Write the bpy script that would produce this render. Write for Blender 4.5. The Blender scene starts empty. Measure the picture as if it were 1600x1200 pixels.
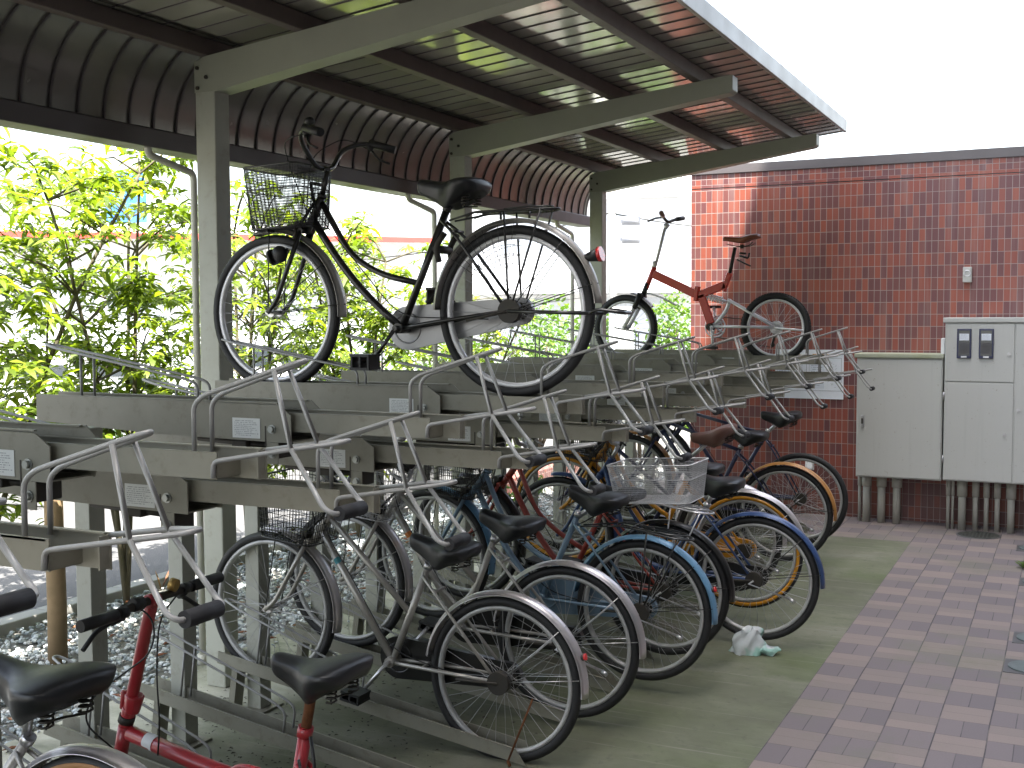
import bpy, math, random
from math import sin, cos, pi, radians, sqrt, atan2
from mathutils import Vector, Matrix
random.seed(7)
S = bpy.context.scene
COL = S.collection

# ------------------------------------------------------------------ mesh builder
class MB:
    def __init__(s): s.v=[]; s.f=[]; s.s=[]
    def add(s, vs, fs, smooth=False):
        o=len(s.v); s.v+= [tuple(p) for p in vs]
        for f in fs: s.f.append(tuple(i+o for i in f)); s.s.append(smooth)
        return s
    def box(s,x0,x1,y0,y1,z0,z1):
        return s.add([(x0,y0,z0),(x1,y0,z0),(x1,y1,z0),(x0,y1,z0),(x0,y0,z1),(x1,y0,z1),(x1,y1,z1),(x0,y1,z1)],
            [(0,3,2,1),(4,5,6,7),(0,1,5,4),(1,2,6,5),(2,3,7,6),(3,0,4,7)])
    def tube(s,pts,r,n=8,closed=False,cap=True,rr=None):
        P=[Vector(p) for p in pts]; m=len(P)
        T=[]
        for i in range(m):
            if closed: t=(P[(i+1)%m]-P[i-1])
            elif i==0: t=P[1]-P[0]
            elif i==m-1: t=P[-1]-P[-2]
            else: t=(P[i+1]-P[i]).normalized()+(P[i]-P[i-1]).normalized()
            T.append(t.normalized() if t.length>1e-9 else Vector((0,0,1)))
        a=Vector((0,1,0)) if abs(T[0].y)<.8 else Vector((1,0,0))
        u=(a-T[0]*a.dot(T[0])).normalized(); vs=[]
        for i in range(m):
            u=(u-T[i]*u.dot(T[i])).normalized(); w=T[i].cross(u)
            q=rr[i] if rr else r
            for k in range(n):
                an=2*pi*k/n; vs.append(P[i]+u*(q*cos(an))+w*(q*sin(an)))
        fs=[]; R=m if closed else m-1
        for i in range(R):
            j=(i+1)%m
            for k in range(n):
                l=(k+1)%n; fs.append((i*n+k,i*n+l,j*n+l,j*n+k))
        s.add(vs,fs,True)
        if cap and not closed:
            o=len(s.v)-m*n
            s.f.append(tuple(o+k for k in range(n))[::-1]); s.s.append(False)
            s.f.append(tuple(o+(m-1)*n+k for k in range(n))); s.s.append(False)
        return s
    def ring(s,c,prof,a0=0,a1=2*pi,seg=48):
        # sweep a closed profile (radius, y) round the y axis at c
        full=abs(a1-a0-2*pi)<1e-6; m=seg if full else seg+1; n=len(prof); vs=[]
        for i in range(m):
            a=a0+(a1-a0)*i/seg
            for (r,y) in prof: vs.append((c[0]+r*cos(a),c[1]+y,c[2]+r*sin(a)))
        fs=[]
        for i in range(seg):
            j=(i+1)%m
            for k in range(n):
                l=(k+1)%n; fs.append((i*n+k,j*n+k,j*n+l,i*n+l))
        if not full: fs+= [tuple(range(n)),tuple((m-1)*n+k for k in range(n))[::-1]]
        return s.add(vs,fs,True)
    def prism(s,poly,y0,y1,smooth=False):
        n=len(poly)
        vs=[(x,y0,z) for x,z in poly]+[(x,y1,z) for x,z in poly]
        s.add(vs,[tuple(range(n)),tuple(range(n,2*n))[::-1]])
        return s.add(vs,[(i,n+i,n+(i+1)%n,(i+1)%n) for i in range(n)],smooth)
    def ell(s,c,rx,ry,rz,nu=16,nv=10):
        vs=[];fs=[]
        for j in range(nv+1):
            t=pi*j/nv
            for i in range(nu):
                p=2*pi*i/nu; vs.append((c[0]+rx*sin(t)*cos(p),c[1]+ry*sin(t)*sin(p),c[2]+rz*cos(t)))
        for j in range(nv):
            for i in range(nu):
                k=(i+1)%nu; fs.append((j*nu+i,(j+1)*nu+i,(j+1)*nu+k,j*nu+k))
        return s.add(vs,fs,True)
    def mesh(s,name,mat):
        me=bpy.data.meshes.new(name); me.from_pydata(s.v,[],s.f); me.update()
        me.polygons.foreach_set('use_smooth',s.s)
        for m in (mat if isinstance(mat,(list,tuple)) else [mat]): me.materials.append(m)
        return me
    def build(s,name,mat,parent=None,loc=(0,0,0),bevel=0):
        o=bpy.data.objects.new(name,s.mesh(name,mat)); COL.objects.link(o); o.location=loc
        if parent: o.parent=parent
        if bevel:
            b=o.modifiers.new('bevel','BEVEL'); b.width=bevel; b.segments=2; b.limit_method='ANGLE'; b.angle_limit=radians(40)
        return o

def fil(pts,r,n=5):
    P=[Vector(p) for p in pts]; out=[P[0]]
    for i in range(1,len(P)-1):
        a=P[i-1]-P[i]; b=P[i+1]-P[i]; d=min(r,a.length*.49,b.length*.49)
        A=P[i]+a.normalized()*d; B=P[i]+b.normalized()*d
        for k in range(n+1):
            t=k/n; out.append(A*(1-t)**2+P[i]*2*t*(1-t)+B*t*t)
    out.append(P[-1]); return out

def tag(o,label=None,cat=None,group=None,kind=None):
    if label: o['label']=label
    if cat: o['category']=cat
    if group: o['group']=group
    if kind: o['kind']=kind
    return o
def empty(name,loc,rot=(0,0,0)):
    o=bpy.data.objects.new(name,None); COL.objects.link(o); o.location=loc; o.rotation_euler=rot
    o.empty_display_size=.1
    return o
def dup(o,parent=None):
    c=o.copy(); COL.objects.link(c); c.parent=parent
    for ch in list(o.children): dup(ch,c)
    return c

# ------------------------------------------------------------------ materials
def newmat(name):
    m=bpy.data.materials.new(name); m.use_nodes=True; nt=m.node_tree; nt.nodes.clear()
    o=nt.nodes.new('ShaderNodeOutputMaterial'); b=nt.nodes.new('ShaderNodeBsdfPrincipled')
    nt.links.new(b.outputs[0],o.inputs[0]); return m,nt,b,o
def N(nt,t,**k):
    n=nt.nodes.new(t)
    for a,v in k.items(): setattr(n,a,v)
    return n
def inp(n,**k):
    for a,v in k.items():
        n.inputs[a.replace('_',' ')].default_value=v
    return n
def math_(nt,op,a,b=None,c=None):
    n=N(nt,'ShaderNodeMath',operation=op)
    for i,x in enumerate((a,b,c)):
        if x is None: continue
        if isinstance(x,(int,float)): n.inputs[i].default_value=x
        else: nt.links.new(x,n.inputs[i])
    return n.outputs[0]
def mixc(nt,f,a,b,bt='MIX'):
    n=N(nt,'ShaderNodeMix',data_type='RGBA',blend_type=bt)
    for i,x in ((0,f),(6,a),(7,b)):
        if isinstance(x,(int,float)): n.inputs[i].default_value=x
        elif isinstance(x,tuple): n.inputs[i].default_value=(*x[:3],1)
        else: nt.links.new(x,n.inputs[i])
    return n.outputs[2]
def ramp(nt,f,stops):
    n=N(nt,'ShaderNodeValToRGB'); nt.links.new(f,n.inputs[0]); e=n.color_ramp.elements
    while len(e)<len(stops): e.new(.5)
    for i,(p,c) in enumerate(stops):
        e[i].position=p; e[i].color=(c,c,c,1) if isinstance(c,(int,float)) else (*c,1)
    return n.outputs[0]
def noise(nt,scale,detail=4,rough=.5,vec=None,dim='3D'):
    n=N(nt,'ShaderNodeTexNoise',noise_dimensions=dim); inp(n,Scale=scale,Detail=detail,Roughness=rough)
    if vec is None:
        tc=N(nt,'ShaderNodeTexCoord'); vec=tc.outputs['Object']
    nt.links.new(vec,n.inputs['Vector']); return n.outputs['Fac']
def bump(nt,b,h,dist=.001,strength=.5):
    n=N(nt,'ShaderNodeBump'); inp(n,Distance=dist,Strength=strength); nt.links.new(h,n.inputs['Height'])
    nt.links.new(n.outputs[0],b.inputs['Normal'])

def paint(name,c,rough=.45,metal=0.,dirt=.25,dirtc=(.10,.08,.05),scale=9,coat=0.,spot=0.,spotc=(.16,.06,.02)):
    m,nt,b,o=newmat(name)
    f=noise(nt,scale,6,.65); f2=noise(nt,scale*6,3,.6)
    k=ramp(nt,f,[(.35,0.),(.75,1.)])
    col=mixc(nt,math_(nt,'MULTIPLY',k,dirt),c,dirtc)
    col=mixc(nt,math_(nt,'MULTIPLY',f2,.18),col,tuple(x*.6 for x in c))
    if spot:
        sp=ramp(nt,noise(nt,scale*4,5,.7),[(.56,0.),(.64,1.)])
        col=mixc(nt,math_(nt,'MULTIPLY',sp,spot),col,spotc)
    nt.links.new(col,b.inputs['Base Color'])
    inp(b,Metallic=metal); b.inputs['Coat Weight'].default_value=coat; b.inputs['Coat Roughness'].default_value=.12
    nt.links.new(math_(nt,'MULTIPLY_ADD',f,.3,rough-.1),b.inputs['Roughness'])
    bump(nt,b,f2,.0004,.25 if metal<.6 else .05)
    return m

M={}
M['rack']=paint('grey_beige_painted_steel',(.235,.228,.182),.42,0.,.45,(.13,.115,.075),5,spot=.25,spotc=(.13,.10,.06))
M['post']=paint('beige_grey_post_paint',(.40,.405,.345),.45,0.,.35,(.19,.18,.12),4,spot=.15,spotc=(.16,.13,.08))
M['pipe']=paint('pale_grey_pipe_paint',(.31,.31,.30),.34,.15,.3,(.19,.17,.15),12)
M['beam']=paint('olive_grey_beam_paint',(.31,.315,.255),.42,0.,.15,(.14,.13,.08),3)
M['purlin']=paint('brown_steel_purlin_paint',(.115,.088,.082),.45,0.,.2,(.06,.05,.04),5)
M['gutter']=paint('dark_brown_gutter_paint',(.10,.085,.09),.4,0.,.2,(.05,.04,.03),5)
M['fascia']=paint('pale_aluminium_trim',(.36,.355,.34),.35,.3,.15,(.3,.3,.28),5)
M['drain']=paint('cream_plastic_pipe',(.55,.54,.47),.45,0.,.2,(.25,.23,.15),6)
M['rubber']=paint('black_rubber',(.0085,.0085,.0095),.6,0.,.3,(.035,.033,.03),14)
M['tanrubber']=paint('tan_sidewall_rubber',(.35,.17,.06),.6,0.,.2)
M['saddle']=paint('black_vinyl',(.009,.0095,.011),.36,0.,.25,(.03,.03,.03),10)
M['brownsaddle']=paint('brown_vinyl',(.20,.10,.085),.4,0.,.3)
M['redbrownsaddle']=paint('reddish_brown_vinyl',(.22,.06,.03),.35,0.,.3)
M['alu2']=paint('weathered_rim',(.46,.46,.45),.45,.4,.35,(.22,.20,.17),8)
M['chrome']=paint('dull_chrome',(.60,.60,.61),.28,.9,.3,(.20,.15,.11),14,spot=.35)
M['alu']=paint('brushed_aluminium_rim',(.74,.74,.75),.40,.45,.15,(.4,.38,.36),8)
M['steelfender']=paint('stainless_fender',(.68,.645,.65),.30,.8,.2,(.45,.38,.36),5)
M['spoke']=paint('steel_spoke',(.42,.42,.42),.4,.7,.2)
M['black']=paint('black_gloss_paint',(.007,.007,.0065),.28,0.,.22,(.04,.032,.025),12,coat=.4)
M['blackplastic']=paint('black_plastic',(.009,.009,.009),.45,0.,.2,(.03,.03,.03))
M['silver']=paint('silver_metallic_paint',(.44,.42,.385),.34,.45,.25,(.18,.14,.10),9,coat=.3,spot=.12)
M['lightblue']=paint('pale_blue_paint',(.15,.32,.50),.32,.2,.2,(.08,.1,.12),9,coat=.4)
M['greyblue']=paint('grey_blue_paint',(.17,.26,.35),.34,.25,.25,(.08,.09,.10),9,coat=.3)
M['darkblue']=paint('dark_blue_paint',(.035,.075,.20),.3,.1,.25,(.05,.05,.05),9,coat=.4)
M['navy']=paint('navy_paint',(.02,.025,.075),.3,.1,.2,coat=.3)
M['red']=paint('red_gloss_paint',(.36,.022,.03),.3,0.,.2,(.12,.02,.02),9,coat=.4)
M['orangered']=paint('orange_red_paint',(.55,.028,.008),.3,0.,.05,(.2,.03,.02),9,coat=.3)
M['redframe']=paint('dull_red_paint',(.33,.04,.025),.4,0.,.25,coat=.2)
M['yellow']=paint('orange_yellow_paint',(.62,.27,.01),.35,0.,.2,(.25,.12,.02),9,coat=.3)
M['ochre']=paint('ochre_fender_paint',(.42,.20,.05),.35,.1,.25,(.2,.1,.05),9,coat=.3)
M['rust']=paint('rusty_steel',(.18,.065,.02),.8,.2,.8,(.04,.02,.012),30)
M['lens']=paint('red_lens',(.55,.02,.02),.15,0.,.1,coat=.5)
M['greyfoam']=paint('black_foam_grip',(.010,.010,.0115),.7,0.,.25,(.03,.03,.03),20)
M['darkmetal']=paint('dark_mechanism',(.03,.028,.025),.55,.3,.4)
M['bolt']=paint('galvanised_bolt',(.42,.44,.42),.35,.8,.3)
M['cab']=paint('grey_cabinet_paint',(.48,.48,.45),.42,0.,.3,(.33,.34,.30),2.5)
def cabmat():
    m,nt,b,o=newmat('streaked_grey_cabinet_paint'); f=noise(nt,2.2,5,.6)
    col=mixc(nt,math_(nt,'MULTIPLY',f,.3),(.48,.48,.45),(.36,.37,.34))
    tc=N(nt,'ShaderNodeTexCoord'); mp=N(nt,'ShaderNodeMapping'); mp.inputs['Scale'].default_value=(34,34,1.1); nt.links.new(tc.outputs['Object'],mp.inputs[0])
    col=mixc(nt,ramp(nt,noise(nt,1.,4,.6,mp.outputs[0]),[(.55,0.),(.8,.16)]),col,(.27,.265,.23))
    col=mixc(nt,ramp(nt,noise(nt,40,3,.7),[(.66,0.),(.72,.5)]),col,(.22,.15,.09))
    nt.links.new(col,b.inputs['Base Color']); inp(b,Roughness=.45); return m
M['cab']=cabmat()
M['cabtop']=paint('mossy_cabinet_top',(.42,.43,.36),.5,0.,.6,(.20,.24,.06),3)
M['cabpipe']=paint('grey_beige_pvc_conduit',(.42,.41,.36),.5,0.,.3,(.2,.18,.12),6)
M['navyplastic']=paint('dark_navy_window_frame',(.015,.02,.07),.3,0.,.1)
M['coping']=paint('dark_brown_coping_metal',(.13,.115,.115),.4,.2,.2,(.08,.07,.06),4)
M['log']=paint('tree_stake_wood',(.22,.15,.08),.85,0.,.6,(.10,.08,.04),9)
M['bark']=paint('grey_brown_bark',(.13,.10,.075),.9,0.,.6,(.05,.04,.03),14)
M['twig']=paint('twig_bark',(.10,.085,.05),.85,0.,.5,(.05,.05,.03),20)
M['white']=paint('white_coat',(.78,.79,.80),.4,0.,.08,(.5,.5,.48),2)
M['carwhite']=paint('white_car_paint',(.75,.76,.78),.25,0.,.05,coat=.8)
M['glass']=paint('dark_window_glass',(.04,.05,.06),.08,0.,.1,coat=.5)
M['bluepanel']=paint('blue_sign_panel',(.03,.12,.42),.4,0.,.05)
M['redpanel']=paint('red_sign_band',(.70,.06,.05),.4,0.,.05)
M['concretepole']=paint('concrete_pole',(.45,.44,.42),.8,0.,.2)
M['xformer']=paint('grey_transformer_paint',(.30,.31,.34),.5,.1,.15)
M['sticker_orange']=paint('orange_sticker',(.65,.20,.03),.4,0.,.1)
M['sticker_teal']=paint('teal_sticker',(.04,.25,.30),.4,0.,.1)
M['brass']=paint('brass_lock',(.5,.32,.1),.35,.8,.3)
M['ccase']=paint('grey_chain_case',(.34,.34,.35),.3,.6,.3,(.2,.19,.17),6)
M['palepane']=paint('curtained_window',(.55,.58,.62),.3,0.,.1,(.4,.45,.5),2)

# glossy roof sheet
def roofmat(name,c,metal,rough,dist=.012):
    m,nt,b,o=newmat(name)
    tc=N(nt,'ShaderNodeTexCoord')
    f=noise(nt,1.6,3,.5); f2=noise(nt,7,4,.6)
    col=mixc(nt,math_(nt,'MULTIPLY',f2,.4),c,tuple(x*.75 for x in c))
    nt.links.new(col,b.inputs['Base Color']); inp(b,Metallic=metal)
    nt.links.new(math_(nt,'MULTIPLY_ADD',f2,.12,rough-.05),b.inputs['Roughness'])
    n=N(nt,'ShaderNodeBump'); inp(n,Distance=dist,Strength=.3); nt.links.new(f,n.inputs['Height'])
    n2=N(nt,'ShaderNodeBump'); inp(n2,Distance=.0006,Strength=.2); nt.links.new(noise(nt,28,3,.5),n2.inputs['Height']); nt.links.new(n.outputs[0],n2.inputs['Normal'])
    nt.links.new(n2.outputs[0],b.inputs['Normal']); return m
M['roof']=roofmat('glossy_olive_brown_roof_sheet',(.55,.535,.45),.5,.10)
M['roofback']=roofmat('glossy_brown_curved_sheet',(.25,.235,.21),.40,.24,.003)

def worldpos(nt):
    g=N(nt,'ShaderNodeNewGeometry'); s=N(nt,'ShaderNodeSeparateXYZ'); nt.links.new(g.outputs['Position'],s.inputs[0]); return g,s.outputs[0],s.outputs[1],s.outputs[2]
def white_noise(nt,a,b,c=0.):
    cb=N(nt,'ShaderNodeCombineXYZ')
    for i,x in enumerate((a,b,c)):
        if isinstance(x,(int,float)): cb.inputs[i].default_value=x
        else: nt.links.new(x,cb.inputs[i])
    w=N(nt,'ShaderNodeTexWhiteNoise',noise_dimensions='3D'); nt.links.new(cb.outputs[0],w.inputs['Vector']); return w.outputs['Value']
def edge(nt,fr,w):   # 1 near the borders of a unit cell
    d=math_(nt,'MINIMUM',fr,math_(nt,'SUBTRACT',1.,fr)); return math_(nt,'LESS_THAN',d,w)

def tilemat():
    m,nt,b,o=newmat('red_and_purple_glazed_wall_tile')
    g,x,y,z=worldpos(nt)
    sx=math_(nt,'ADD',x,y)  # runs along either face
    def grid(w,h,off=0.):
        u=math_(nt,'DIVIDE',math_(nt,'ADD',sx,3.1077+50),w); v=math_(nt,'DIVIDE',math_(nt,'ADD',z,.1774+off),h)
        fu=math_(nt,'FRACT',u); fv=math_(nt,'FRACT',v); iu=math_(nt,'FLOOR',u); iv=math_(nt,'FLOOR',v)
        gr=math_(nt,'MAXIMUM',edge(nt,fu,.0021/w),edge(nt,fv,.0021/h))
        return white_noise(nt,iu,iv,off*7+w),gr
    r1,g1=grid(.05,.1); r2,g2=grid(.1,.05,.0)
    band=math_(nt,'MULTIPLY',math_(nt,'GREATER_THAN',z,2.8226),math_(nt,'LESS_THAN',z,2.8726))
    mx=lambda a,c: math_(nt,'ADD',math_(nt,'MULTIPLY',a,math_(nt,'SUBTRACT',1.,band)),math_(nt,'MULTIPLY',c,band))
    r=mx(r1,r2); gr=mx(g1,g2)
    col=ramp(nt,r,[(0.,(.36,.095,.054)),(.25,(.29,.072,.047)),(.46,(.33,.10,.066)),(.49,(.175,.07,.070)),(.78,(.135,.052,.058)),(1.,(.21,.078,.066))])
    nn=noise(nt,1.3,3,.5,g.outputs['Position'])
    col=mixc(nt,math_(nt,'MULTIPLY',nn,.3),col,(.24,.09,.07))
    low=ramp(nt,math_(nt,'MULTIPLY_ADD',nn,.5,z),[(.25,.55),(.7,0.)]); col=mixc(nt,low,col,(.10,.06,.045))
    mq=N(nt,'ShaderNodeMapping'); mq.inputs['Scale'].default_value=(7,7,.5); nt.links.new(g.outputs['Position'],mq.inputs[0])
    col=mixc(nt,math_(nt,'MULTIPLY',ramp(nt,noise(nt,1.,4,.6,mq.outputs[0]),[(.56,0.),(.72,1.)]),.22),col,(.42,.36,.34))
    # vertical scratch texture in the tile face
    mp=N(nt,'ShaderNodeMapping'); mp.inputs['Scale'].default_value=(160,160,8); nt.links.new(g.outputs['Position'],mp.inputs[0])
    st=noise(nt,1.,3,.6,mp.outputs[0])
    col=mixc(nt,math_(nt,'MULTIPLY',st,.35),col,(.10,.03,.03))
    col=mixc(nt,gr,col,(.33,.27,.25))
    nt.links.new(col,b.inputs['Base Color'])
    nt.links.new(math_(nt,'MULTIPLY_ADD',gr,.4,.42),b.inputs['Roughness'])
    h=math_(nt,'ADD',math_(nt,'SUBTRACT',1.,gr),math_(nt,'MULTIPLY',st,.25))
    bump(nt,b,h,.0025,.6); return m
M['tile']=tilemat()

def pavemat():
    m,nt,b,o=newmat('tan_and_purple_block_paving')
    g,x,y,z=worldpos(nt)
    wob=noise(nt,.9,2,.5,g.outputs['Position'])
    wx=math_(nt,'MULTIPLY_ADD',math_(nt,'SUBTRACT',wob,.5),.02,0.)
    u=math_(nt,'DIVIDE',math_(nt,'ADD',math_(nt,'ADD',x,1.0824+40),wx),.2)
    v=math_(nt,'DIVIDE',math_(nt,'ADD',math_(nt,'ADD',y,-4.9731+40),wx),.2)
    iu=math_(nt,'FLOOR',u); iv=math_(nt,'FLOOR',v); fu=math_(nt,'FRACT',u); fv=math_(nt,'FRACT',v)
    par=math_(nt,'MODULO',math_(nt,'ADD',iu,iv),2.)      # 0 tan (split across), 1 purple (split along)
    par=math_(nt,'GREATER_THAN',par,.5)
    inv=math_(nt,'SUBTRACT',1.,par)
    hu=math_(nt,'GREATER_THAN',fu,.5); hv=math_(nt,'GREATER_THAN',fv,.5)
    half=math_(nt,'ADD',math_(nt,'MULTIPLY',hu,par),math_(nt,'MULTIPLY',hv,inv))
    r=white_noise(nt,iu,iv,half)
    fu2=math_(nt,'FRACT',math_(nt,'MULTIPLY',fu,2.)); fv2=math_(nt,'FRACT',math_(nt,'MULTIPLY',fv,2.))
    e0=math_(nt,'MAXIMUM',edge(nt,fu,.014),math_(nt,'MULTIPLY',edge(nt,fv,.009),.6))
    e1=math_(nt,'MULTIPLY',edge(nt,fu2,.02),par); e2=math_(nt,'MULTIPLY',math_(nt,'MULTIPLY',edge(nt,fv2,.02),.35),inv)
    gr=math_(nt,'MAXIMUM',e0,math_(nt,'MAXIMUM',math_(nt,'MULTIPLY',e1,.85),e2))
    r=math_(nt,'MULTIPLY_ADD',math_(nt,'SUBTRACT',r,.5),1.5,.5); tan=mixc(nt,r,(.255,.205,.180),(.205,.170,.153)); pur=mixc(nt,r,(.143,.122,.130),(.182,.153,.155))
    col=mixc(nt,par,tan,pur)
    n1=noise(nt,2.2,5,.6,g.outputs['Position']); n2=noise(nt,130,3,.6,g.outputs['Position'])
    col=mixc(nt,math_(nt,'MULTIPLY',n1,.35),col,(.15,.135,.125))
    col=mixc(nt,math_(nt,'MULTIPLY',n2,.4),col,(.10,.08,.085))
    jn=ramp(nt,noise(nt,5,3,.6,g.outputs['Position']),[(.3,.35),(.6,1.)])
    col=mixc(nt,math_(nt,'MULTIPLY',gr,jn),col,(.045,.04,.045))
    ms=ramp(nt,noise(nt,1.1,5,.7,g.outputs['Position']),[(.52,0.),(.72,.5)])
    col=mixc(nt,ms,col,(.12,.13,.08))
    nt.links.new(col,b.inputs['Base Color']); inp(b,Roughness=.82)
    h=math_(nt,'ADD',math_(nt,'SUBTRACT',1.,gr),math_(nt,'MULTIPLY',n2,.3)); bump(nt,b,h,.004,.6); return m
M['pave']=pavemat()

def concmat():
    m,nt,b,o=newmat('mossy_concrete_slab')
    g,x,y,z=worldpos(nt); P=g.outputs['Position']
    mp=N(nt,'ShaderNodeMapping'); mp.inputs['Scale'].default_value=(.55,1.,1.); nt.links.new(P,mp.inputs[0])
    a=noise(nt,1.2,6,.62,mp.outputs[0]); c=noise(nt,7,5,.6,P); d=noise(nt,90,3,.6,P); e=noise(nt,3.2,6,.7,mp.outputs[0])
    col=mixc(nt,ramp(nt,a,[(.32,0.),(.62,1.)]),(.205,.20,.155),(.085,.112,.040))
    col=mixc(nt,ramp(nt,e,[(.48,0.),(.72,.8)]),col,(.075,.09,.035))
    col=mixc(nt,ramp(nt,noise(nt,2.1,4,.6,P),[(.55,0.),(.8,.7)]),col,(.25,.245,.215))
    col=mixc(nt,math_(nt,'MULTIPLY',c,.3),col,(.16,.16,.12))
    q1=ramp(nt,noise(nt,.55,6,.7,P),[(.45,0.),(.62,.75)]); col=mixc(nt,q1,col,(.075,.078,.05))
    q2=ramp(nt,noise(nt,16,5,.75,P),[(.55,0.),(.68,.55)]); col=mixc(nt,q2,col,(.06,.065,.04))
    sc=N(nt,'ShaderNodeMapping'); sc.inputs['Scale'].default_value=(1.,26.,1.); nt.links.new(P,sc.inputs[0]); col=mixc(nt,ramp(nt,noise(nt,1.3,4,.6,sc.outputs[0]),[(.60,0.),(.70,.35)]),col,(.30,.30,.27))
    # bounced daylight painted as a pale patch near the posts and gravel side
    lit=math_(nt,'MULTIPLY',ramp(nt,math_(nt,'MULTIPLY_ADD',x,-1.,-2.75),[(.0,0.),(.75,1.)]),ramp(nt,a,[(.42,1.),(.60,.1)]))
    col=mixc(nt,lit,col,(.56,.54,.45))
    spots=ramp(nt,noise(nt,38,3,.7,P),[(.60,0.),(.67,1.)])
    near=math_(nt,'MULTIPLY',ramp(nt,math_(nt,'MULTIPLY_ADD',x,-1.,-1.9),[(.0,0.),(.6,1.)]),ramp(nt,noise(nt,1.7,3,.5,P),[(.48,0.),(.62,1.)]))
    col=mixc(nt,math_(nt,'MULTIPLY',math_(nt,'MULTIPLY',spots,near),.8),col,(.035,.035,.03))
    col=mixc(nt,math_(nt,'MULTIPLY',d,.35),col,(.10,.10,.08))
    nt.links.new(col,b.inputs['Base Color']); inp(b,Roughness=.85)
    bump(nt,b,math_(nt,'ADD',c,math_(nt,'MULTIPLY',d,.5)),.003,.5); return m
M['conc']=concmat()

def asphaltmat(name,c,c2,sc=1.):
    m,nt,b,o=newmat(name); g,x,y,z=worldpos(nt); P=g.outputs['Position']
    v=N(nt,'ShaderNodeTexVoronoi'); inp(v,Scale=110.*sc); nt.links.new(P,v.inputs['Vector'])
    col=mixc(nt,noise(nt,.8,5,.6,P),c,c2); col=mixc(nt,math_(nt,'MULTIPLY',noise(nt,120*sc,2,.5,P),.6),col,tuple(x*.4 for x in c))
    nt.links.new(col,b.inputs['Base Color']); inp(b,Roughness=.9); bump(nt,b,v.outputs['Distance'],.004,.8); return m
M['road']=asphaltmat('grey_asphalt',(.085,.085,.085),(.12,.118,.115))
M['ground']=asphaltmat('pale_far_ground',(.20,.195,.18),(.15,.15,.13),.3)
M['kerb']=paint('concrete_kerb',(.36,.355,.33),.85,0.,.3,(.2,.19,.15),3)

def islandmat(name,stops,rough=.6,transl=0.,spec=.5,trc=None):
    m,nt,b,o=newmat(name); g=N(nt,'ShaderNodeNewGeometry')
    col=ramp(nt,g.outputs['Random Per Island'],stops)
    f=noise(nt,1.2,3,.5,g.outputs['Position']); col=mixc(nt,math_(nt,'MULTIPLY',f,.4),col,tuple(x*.6 for x in stops[0][1]))
    nt.links.new(col,b.inputs['Base Color']); inp(b,Roughness=rough); b.inputs['Specular IOR Level'].default_value=spec
    if transl:
        t=N(nt,'ShaderNodeBsdfTranslucent'); nt.links.new(mixc(nt,1.,col,trc or (1.3,1.4,.5),'MULTIPLY'),t.inputs[0])
        mx=N(nt,'ShaderNodeMixShader'); mx.inputs[0].default_value=transl
        nt.links.new(b.outputs[0],mx.inputs[1]); nt.links.new(t.outputs[0],mx.inputs[2]); nt.links.new(mx.outputs[0],o.inputs[0])
    return m
M['leaf']=islandmat('long_yellow_green_leaves',[(0.,(.08,.125,.016)),(.35,(.15,.21,.024)),(.7,(.22,.29,.03)),(1.,(.32,.37,.04))],.38,.5)
M['leaf2']=islandmat('bright_green_shrub_leaves',[(0.,(.06,.13,.02)),(.5,(.12,.22,.03)),(1.,(.19,.29,.05))],.5,.35)
M['leaf3']=islandmat('dark_green_shrub_leaves',[(0.,(.02,.05,.014)),(.6,(.04,.09,.02)),(1.,(.07,.12,.025))],.45,.2)
M['stone']=islandmat('blue_grey_gravel_stones',[(0.,(.20,.235,.245)),(.3,(.38,.42,.43)),(.62,(.50,.54,.55)),(.9,(.68,.70,.70)),(1.,(.36,.33,.29))],.75)
M['litter']=islandmat('fallen_brown_leaves',[(0.,(.16,.06,.03)),(.5,(.28,.11,.06)),(1.,(.35,.22,.10))],.7,.1)
def labelmat(rows,c=(.62,.64,.62),ink=(.20,.21,.22),sx=60.,scale=1.):
    m,nt,b,o=newmat('printed_white_label'); tc=N(nt,'ShaderNodeTexCoord'); s=N(nt,'ShaderNodeSeparateXYZ'); nt.links.new(tc.outputs['Generated'],s.inputs[0])
    u,w=s.outputs[0],s.outputs[2]
    v=math_(nt,'MULTIPLY',w,float(rows)); row=math_(nt,'FLOOR',v); fv=math_(nt,'FRACT',v)
    line=math_(nt,'MULTIPLY',math_(nt,'GREATER_THAN',fv,.3),math_(nt,'LESS_THAN',fv,.72))
    ch=white_noise(nt,math_(nt,'FLOOR',math_(nt,'MULTIPLY',u,sx)),row); on=math_(nt,'GREATER_THAN',ch,.3)
    endu=math_(nt,'MULTIPLY_ADD',white_noise(nt,row,3.),.35,.6)
    inside=math_(nt,'MULTIPLY',math_(nt,'MULTIPLY',math_(nt,'GREATER_THAN',u,.07),math_(nt,'LESS_THAN',u,endu)),math_(nt,'MULTIPLY',math_(nt,'GREATER_THAN',w,.07),math_(nt,'LESS_THAN',w,.93)))
    f=math_(nt,'MULTIPLY',math_(nt,'MULTIPLY',line,on),math_(nt,'MULTIPLY',inside,.75))
    nt.links.new(mixc(nt,f,c,ink),b.inputs['Base Color']); inp(b,Roughness=.4); return m
M['label']=labelmat(11)
M['papertext']=labelmat(14,(.66,.70,.76),(.30,.32,.38),40.)
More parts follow.
